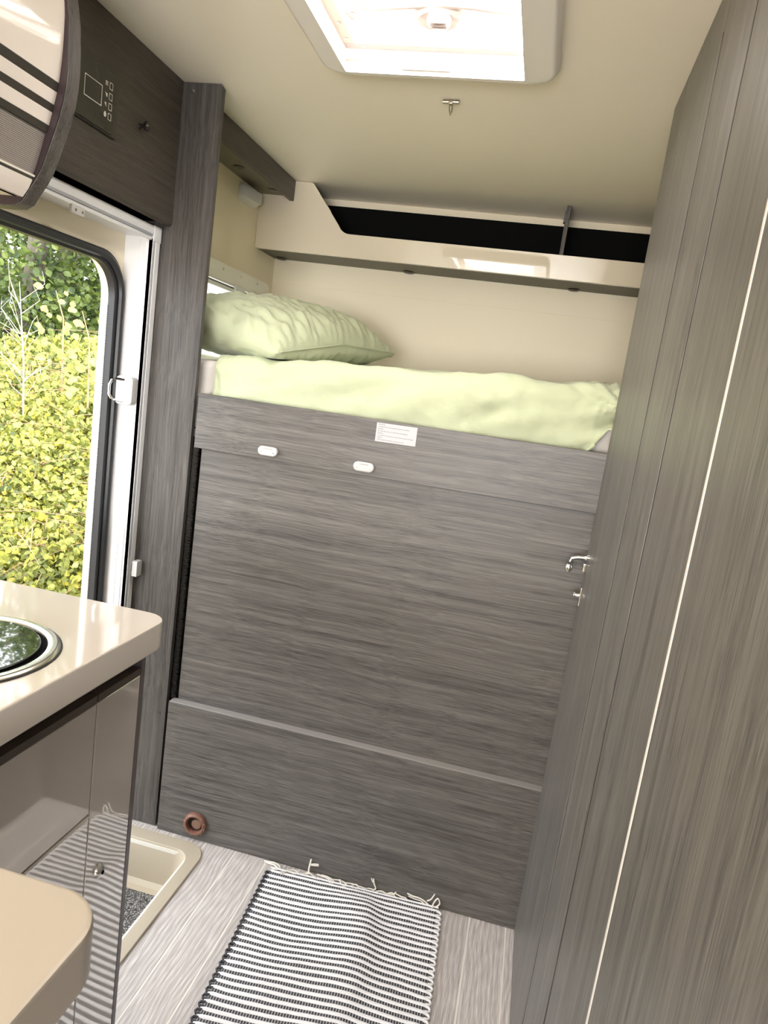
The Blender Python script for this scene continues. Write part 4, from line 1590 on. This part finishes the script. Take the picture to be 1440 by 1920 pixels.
tassel([(0.300, 0.000, 0.006), (0.292, -0.008, G), (0.306, -0.014, G), (0.322, -0.010, G), (0.338, -0.012, G), (0.346, -0.020, G)], 0.0021)
tassel([(0.318, 0.000, 0.006), (0.322, -0.010, G), (0.336, -0.016, G), (0.344, -0.008, G), (0.352, 0.000, 0.006), (0.362, -0.006, G)], 0.0018)
tassel([(0.346, -0.016, G), (0.360, -0.012, G), (0.374, -0.010, G), (0.378, 0.001, G)], 0.0019)
tassel([(0.376, -0.024, G), (0.392, -0.020, G), (0.412, -0.018, G), (0.430, -0.010, G), (0.438, -0.002, G)], 0.0020)
tassel([(0.380, -0.018, G), (0.396, -0.014, G), (0.414, -0.012, G), (0.426, -0.004, G)], 0.0017)
tassel([(0.444, 0.002, 0.006), (0.456, -0.006, G), (0.464, -0.016, G), (0.458, -0.024, 0.008), (0.450, -0.018, G), (0.446, -0.004, 0.006)], 0.0021)
tassel([(0.430, -0.016, G), (0.440, -0.022, G), (0.448, -0.030, 0.012)], 0.0017)

# ------------------------------------------------------------------ outside
SOIL = mat('dry_ground', (0.16, 0.12, 0.06), 0.95, bump=(9.0, 0.6))
bm = bmesh.new()
vs = grid(bm, 50, 50, lambda u, v: Vector((-1.25 - 16 * u, -5 + 20 * v, -0.75 + 1.0 * max(0, u - 0.05) + 0.1 * noise.noise(Vector((u * 12, v * 12, 0))))))
gr = obj('ground', bm, SOIL, angle=80)
gr['kind'] = 'structure'
gr['label'] = 'rough ground outside the doorway'


def leafmat(name, c1, c2, trans=0.45):
    M = bpy.data.materials.new(name)
    M.use_nodes = True
    nt = M.node_tree
    b = nt.nodes['Principled BSDF']
    out = nt.nodes['Material Output']
    geo = nt.nodes.new('ShaderNodeNewGeometry')
    tc = nt.nodes.new('ShaderNodeTexCoord')
    n = nt.nodes.new('ShaderNodeTexNoise')
    n.inputs['Scale'].default_value = 2.5
    link(nt, geo.outputs['Position'], n.inputs['Vector'])
    mx = nt.nodes.new('ShaderNodeMath')
    mx.operation = 'ADD'
    ms = nt.nodes.new('ShaderNodeMath')
    ms.operation = 'MULTIPLY'
    ms.inputs[1].default_value = 0.55
    link(nt, geo.outputs['Random Per Island'], ms.inputs[0])
    link(nt, ms.outputs[0], mx.inputs[0])
    m3 = nt.nodes.new('ShaderNodeMath')
    m3.operation = 'MULTIPLY'
    m3.inputs[1].default_value = 0.5
    link(nt, n.outputs['Fac'], m3.inputs[0])
    link(nt, m3.outputs[0], mx.inputs[1])
    mid = tuple((a + c) / 2 for a, c in zip(c1, c2))
    col = ramp(nt, mx.outputs[0], [(0.2, c1), (0.55, mid), (0.9, c2)])
    link(nt, col, b.inputs['Base Color'])
    b.inputs['Roughness'].default_value = 0.45
    tr = nt.nodes.new('ShaderNodeBsdfTranslucent')
    link(nt, col, tr.inputs[0])
    ms2 = nt.nodes.new('ShaderNodeMixShader')
    ms2.inputs[0].default_value = trans
    link(nt, b.outputs[0], ms2.inputs[1])
    link(nt, tr.outputs[0], ms2.inputs[2])
    link(nt, ms2.outputs[0], out.inputs[0])
    MAT[name] = M
    return M


LEAF = leafmat('bramble_leaf', (0.045, 0.075, 0.012), (0.54, 0.55, 0.15))
LEAFY = leafmat('yellow_leaf', (0.50, 0.46, 0.07), (0.70, 0.64, 0.16))
TREEL = leafmat('tree_leaf', (0.022, 0.050, 0.010), (0.17, 0.22, 0.040), 0.4)
TWIG = mat('dry_twig', (0.34, 0.22, 0.13), 0.8)
BARK = mat('grey_bark', (0.13, 0.11, 0.085), 0.9, bump=(40.0, 0.8))

# one leaf: eight triangles, folded along its rib
LEAFSH = [(0, 0, 0), (0.32, 0.28, 0.07), (0.42, 0.62, 0.06), (0.2, 0.92, 0.02), (0, 1.05, -0.06), (-0.2, 0.92, 0.02), (-0.42, 0.62, 0.06), (-0.32, 0.28, 0.07), (0, 0.5, -0.03)]
LEAFF = [(0, 1, 8), (1, 2, 8), (2, 3, 8), (3, 4, 8), (4, 5, 8), (5, 6, 8), (6, 7, 8), (7, 0, 8)]


def leaf_xf(p, size, nrm, spin):
    q = Vector(nrm).normalized().to_track_quat('Z', 'Y')
    return Matrix.Translation(p) @ q.to_matrix().to_4x4() @ Matrix.Rotation(spin, 4, 'Z') @ Matrix.Scale(size, 4)


def foliage(name, pts, material, parent):
    V, Fc = [], []
    for (p, s, nrm, sp_) in pts:
        X = leaf_xf(p, s, nrm, sp_)
        b0 = len(V)
        V += [X @ Vector(q) for q in LEAFSH]
        Fc += [tuple(b0 + i for i in f) for f in LEAFF]
    off = origin_of(parent)
    me = bpy.data.meshes.new(name)
    me.from_pydata([tuple(v - off) for v in V], [], Fc)
    me.materials.append(material)
    o = bpy.data.objects.new(name, me)
    C.objects.link(o)
    o.parent = parent
    o['kind'] = 'stuff'
    return o


lm_ = bpy.data.meshes.new('leaf')
lm_.from_pydata(LEAFSH, [], LEAFF)
lm_.materials.append(LEAF)
lmy = bpy.data.meshes.new('yellow_leaf_mesh')
lmy.from_pydata(LEAFSH, [], LEAFF)
lmy.materials.append(LEAFY)
leafbud = [290]

# direction through the doorway seen by the camera: about 50..56 degrees left of the x axis
CAMP = Vector((0, 0, 1.311))


def world_at(az, dist, z):
    a = radians(az)
    return Vector((-cos(a) * dist, sin(a) * dist, z))


def bank(rng, dist, az):
    """top surface of the bramble bank"""
    t = (dist - 1.9) / 3.6
    return -0.35 + 1.66 * t ** 0.8 + 0.10 * noise.noise(Vector((az * 0.16, dist * 1.6, 3))) - 0.045 * (52 - az) * 0.3


def make_bush(label, d0, d1, a0, a1, nleaf, seed, big=(0.035, 0.075), nvis=48):
    rng = random.Random(seed)
    cdist, caz = (d0 + d1) / 2, (a0 + a1) / 2
    base = world_at(caz, cdist, -0.7)
    bush = thing('bramble_bush', label, 'bush', base, 'bramble bushes on the bank outside')
    pts = []
    for i in range(nleaf):
        d = rng.uniform(d0, d1)
        az = rng.uniform(a0, a1)
        zt = bank(rng, d, az)
        depth = abs(rng.gauss(0, 0.11))
        p = world_at(az, d, zt - depth + 0.05 * rng.random())
        if p.x > -1.4:
            continue
        s = rng.uniform(*big)
        nrm = Vector((rng.gauss(0.3, 0.8), rng.gauss(-0.25, 0.8), rng.uniform(0.1, 1.1)))
        pts.append((p, s, nrm, rng.uniform(0, 6.28)))
    pts.sort(key=lambda q: (q[0] - CAMP).length)
    # nearest and biggest leaves singly
    best = sorted(range(len(pts)), key=lambda i: -pts[i][1] / (pts[i][0] - CAMP).length - (0.01 if bank(None, (pts[i][0] - Vector((0, 0, 0))).xy.length, caz) - pts[i][0].z < 0.03 else 0))[:nvis]
    bset = set(best)
    for i in best:
        if leafbud[0] <= 0:
            break
        leafbud[0] -= 1
        p, s, nrm, sp2 = pts[i]
        o = bpy.data.objects.new('leaf', lmy if rng.random() < 0.35 else lm_)
        C.objects.link(o)
        o.parent = bush
        o.matrix_local = Matrix.Translation(-base) @ leaf_xf(p, s * 1.1, nrm, sp2)
    foliage('foliage', [pts[i] for i in range(len(pts)) if i not in bset and i % 5], LEAF, bush)
    foliage('yellow_foliage', [pts[i] for i in range(len(pts)) if i not in bset and i % 5 == 0], LEAFY, bush)
    # stems
    bm = bmesh.new()
    for i in range(110):
        d = rng.uniform(d0, d1)
        az = rng.uniform(a0, a1)
        if cos(radians(az)) * d < 1.9:
            continue
        zt = bank(rng, d, az)
        p0 = world_at(az, d, -0.72)
        p1 = world_at(az + rng.uniform(-1, 1), d + rng.uniform(-0.1, 0.1), zt * 0.5 - 0.3)
        dirn = Vector((rng.uniform(-1, 1), rng.uniform(-1, 1), rng.uniform(-0.1, 0.35))) * 0.35
        p2 = world_at(az, d, zt + rng.uniform(-0.06, 0.07))
        tube(bm, [p0, p1, p2, p2 + dirn * 0.5, p2 + dirn + Vector((0, 0, -0.03))], [0.005, 0.004, 0.0028, 0.002, 0.0008], 5)
    # fine dry stalks lying over the leaves
    for i in range(170):
        d = rng.uniform(d0, d1)
        az = rng.uniform(a0, a1)
        p0 = world_at(az, d, bank(rng, d, az) + rng.uniform(-0.07, 0.01))
        if p0.x > -1.7:
            continue
        e = Vector((rng.uniform(-0.15, 0.15), rng.uniform(-0.25, 0.25), rng.uniform(-0.04, 0.12)))
        tube(bm, [p0 - e, p0 + Vector((0, 0, 0.03)), p0 + e], [0.0012, 0.0014, 0.0006], 4)
    o = obj('stems', bm, TWIG, bush)
    o['kind'] = 'stuff'
    return bush


make_bush('yellow green bramble bush nearest the doorway, above the worktop edge', 1.9, 2.9, 45.5, 58.5, 17000, 1, (0.013, 0.028), 110)
make_bush('yellow green bramble bush in the middle of the bank outside', 2.9, 4.0, 44.5, 60.5, 24000, 2, (0.017, 0.037), 90)
make_bush('bramble bush along the top of the bank outside', 4.0, 5.6, 44, 60.5, 24000, 3, (0.021, 0.043), 60)

# tall sprigs rising from the bank
for i, (az, d, zt, lab) in enumerate(((53.2, 4.6, 1.62, 'leafy bramble shoot rising left of centre in the doorway'),
                                      (55.0, 4.4, 1.52, 'leafy bramble shoot rising nearest the white door frame'))):
    rng = random.Random(40 + i)
    sg = thing('bramble_shoot', lab, 'shoot', world_at(az, d, 0.4))
    bm = bmesh.new()
    pp = [world_at(az, d, 0.45), world_at(az + 0.3, d, 0.95), world_at(az + 0.1, d, zt - 0.15), world_at(az - 0.5, d, zt)]
    tube(bm, pp, [0.007, 0.006, 0.004, 0.002], 6)
    obj('stem', bm, TWIG, sg)
    for k in range(30):
        t = k / 29
        z = 1.0 + (zt - 1.0) * t
        p = world_at(az + rng.uniform(-1.3, 1.3), d + rng.uniform(-0.1, 0.1), z)
        o = bpy.data.objects.new('leaf', lmy if k % 3 else lm_)
        C.objects.link(o)
        o.parent = sg
        nrm = Vector((rng.uniform(0.3, 1.0), rng.uniform(-0.9, -0.1), rng.uniform(0.3, 0.8)))
        o.matrix_local = Matrix.Translation(-Vector(sg.location)) @ leaf_xf(p, rng.uniform(0.030, 0.058), nrm, rng.uniform(0, 6.28))
dt = thing('dry_twig', 'bare pale dry branch standing at the left edge of the doorway', 'branch', world_at(50.2, 4.4, 0.6))
bm = bmesh.new()
rng = random.Random(5)
tube(bm, [world_at(51.2, 4.4, 0.6), world_at(50.9, 4.4, 1.2), world_at(50.4, 4.4, 1.62)], [0.005, 0.004, 0.0015], 6)
for k in range(22):
    z = 1.0 + 0.55 * rng.random()
    a = 51.1 - 0.7 * (z - 1.0) / 0.6
    s_ = rng.choice((-1, 1))
    q0, q1 = world_at(a, 4.4, z), world_at(a - s_ * rng.uniform(0.4, 1.6), 4.4 + rng.uniform(-0.15, 0.15), z + rng.uniform(0.05, 0.16))
    q2 = q1 + Vector((rng.uniform(-0.04, 0.04), rng.uniform(-0.04, 0.04), rng.uniform(0.03, 0.09)))
    tube(bm, [q0, q1, q2], [0.002, 0.0013, 0.0005], 5)
obj('branches', bm, mat('pale_dry_wood', (0.50, 0.45, 0.38), 0.8), dt)


def tree(label, az, d, hgt, r, seed, n, group='trees behind the bramble bank', z0=0.0, tr=0.12):
    rng = random.Random(seed)
    base = world_at(az, d, -0.4)
    t = thing('tree', label, 'tree', base, group)
    bm = bmesh.new()
    p = [world_at(az + rng.uniform(-0.5, 0.5), d, z) for z in (-0.4, 1.0, 2.4, hgt * 0.7, hgt)]
    tube(bm, p, [tr, tr * 0.85, tr * 0.7, tr * 0.4, tr * 0.1], 10)
    for k in range(9):
        z = rng.uniform(1.0, hgt * 0.8)
        a = rng.uniform(0, 6.28)
        q0 = world_at(az, d, z)
        q1 = q0 + Vector((cos(a), sin(a), 0.45)) * r * 0.5
        tube(bm, [q0, (q0 + q1) / 2 + Vector((0, 0, 0.1)), q1], [tr * 0.3, tr * 0.2, tr * 0.06], 6)
    obj('trunk', bm, BARK, t)
    pts = []
    clumps = [(world_at(az, d, 0) + Vector((rng.gauss(0, r * 0.5), rng.gauss(0, r * 0.5), rng.uniform(z0, hgt))), rng.uniform(0.3, 0.65)) for _ in range(42)]
    for i in range(n):
        c, cr_ = clumps[rng.randrange(len(clumps))]
        v = Vector((rng.gauss(0, 1), rng.gauss(0, 1), rng.gauss(0, 1)))
        v = v.normalized() * cr_ * rng.random() ** 0.33
        pts.append((c + v, rng.uniform(0.035, 0.070), Vector((rng.gauss(0.3, 0.6), rng.gauss(-0.3, 0.6), rng.uniform(0.0, 1.0))), rng.uniform(0, 6.28)))
    foliage('crown', pts, TREEL, t)
    return t


tree('dark leaved tree seen beside the upper right of the doorway', 58.5, 7.2, 4.2, 1.2, 11, 15000)
tree('tree with thick trunk seen in the middle of the doorway', 53.3, 8.5, 5.2, 1.5, 12, 13000, tr=0.16)
tree('loose tree with white sky showing through, left side of the doorway', 48.6, 9.5, 5.4, 1.8, 13, 8500)
tree('tree far back closing the view between the other trunks', 55.5, 11.5, 6.0, 2.2, 14, 14000)
tree('low dark tree just behind the top of the bramble bank', 51.3, 7.4, 1.9, 1.0, 15, 9000)
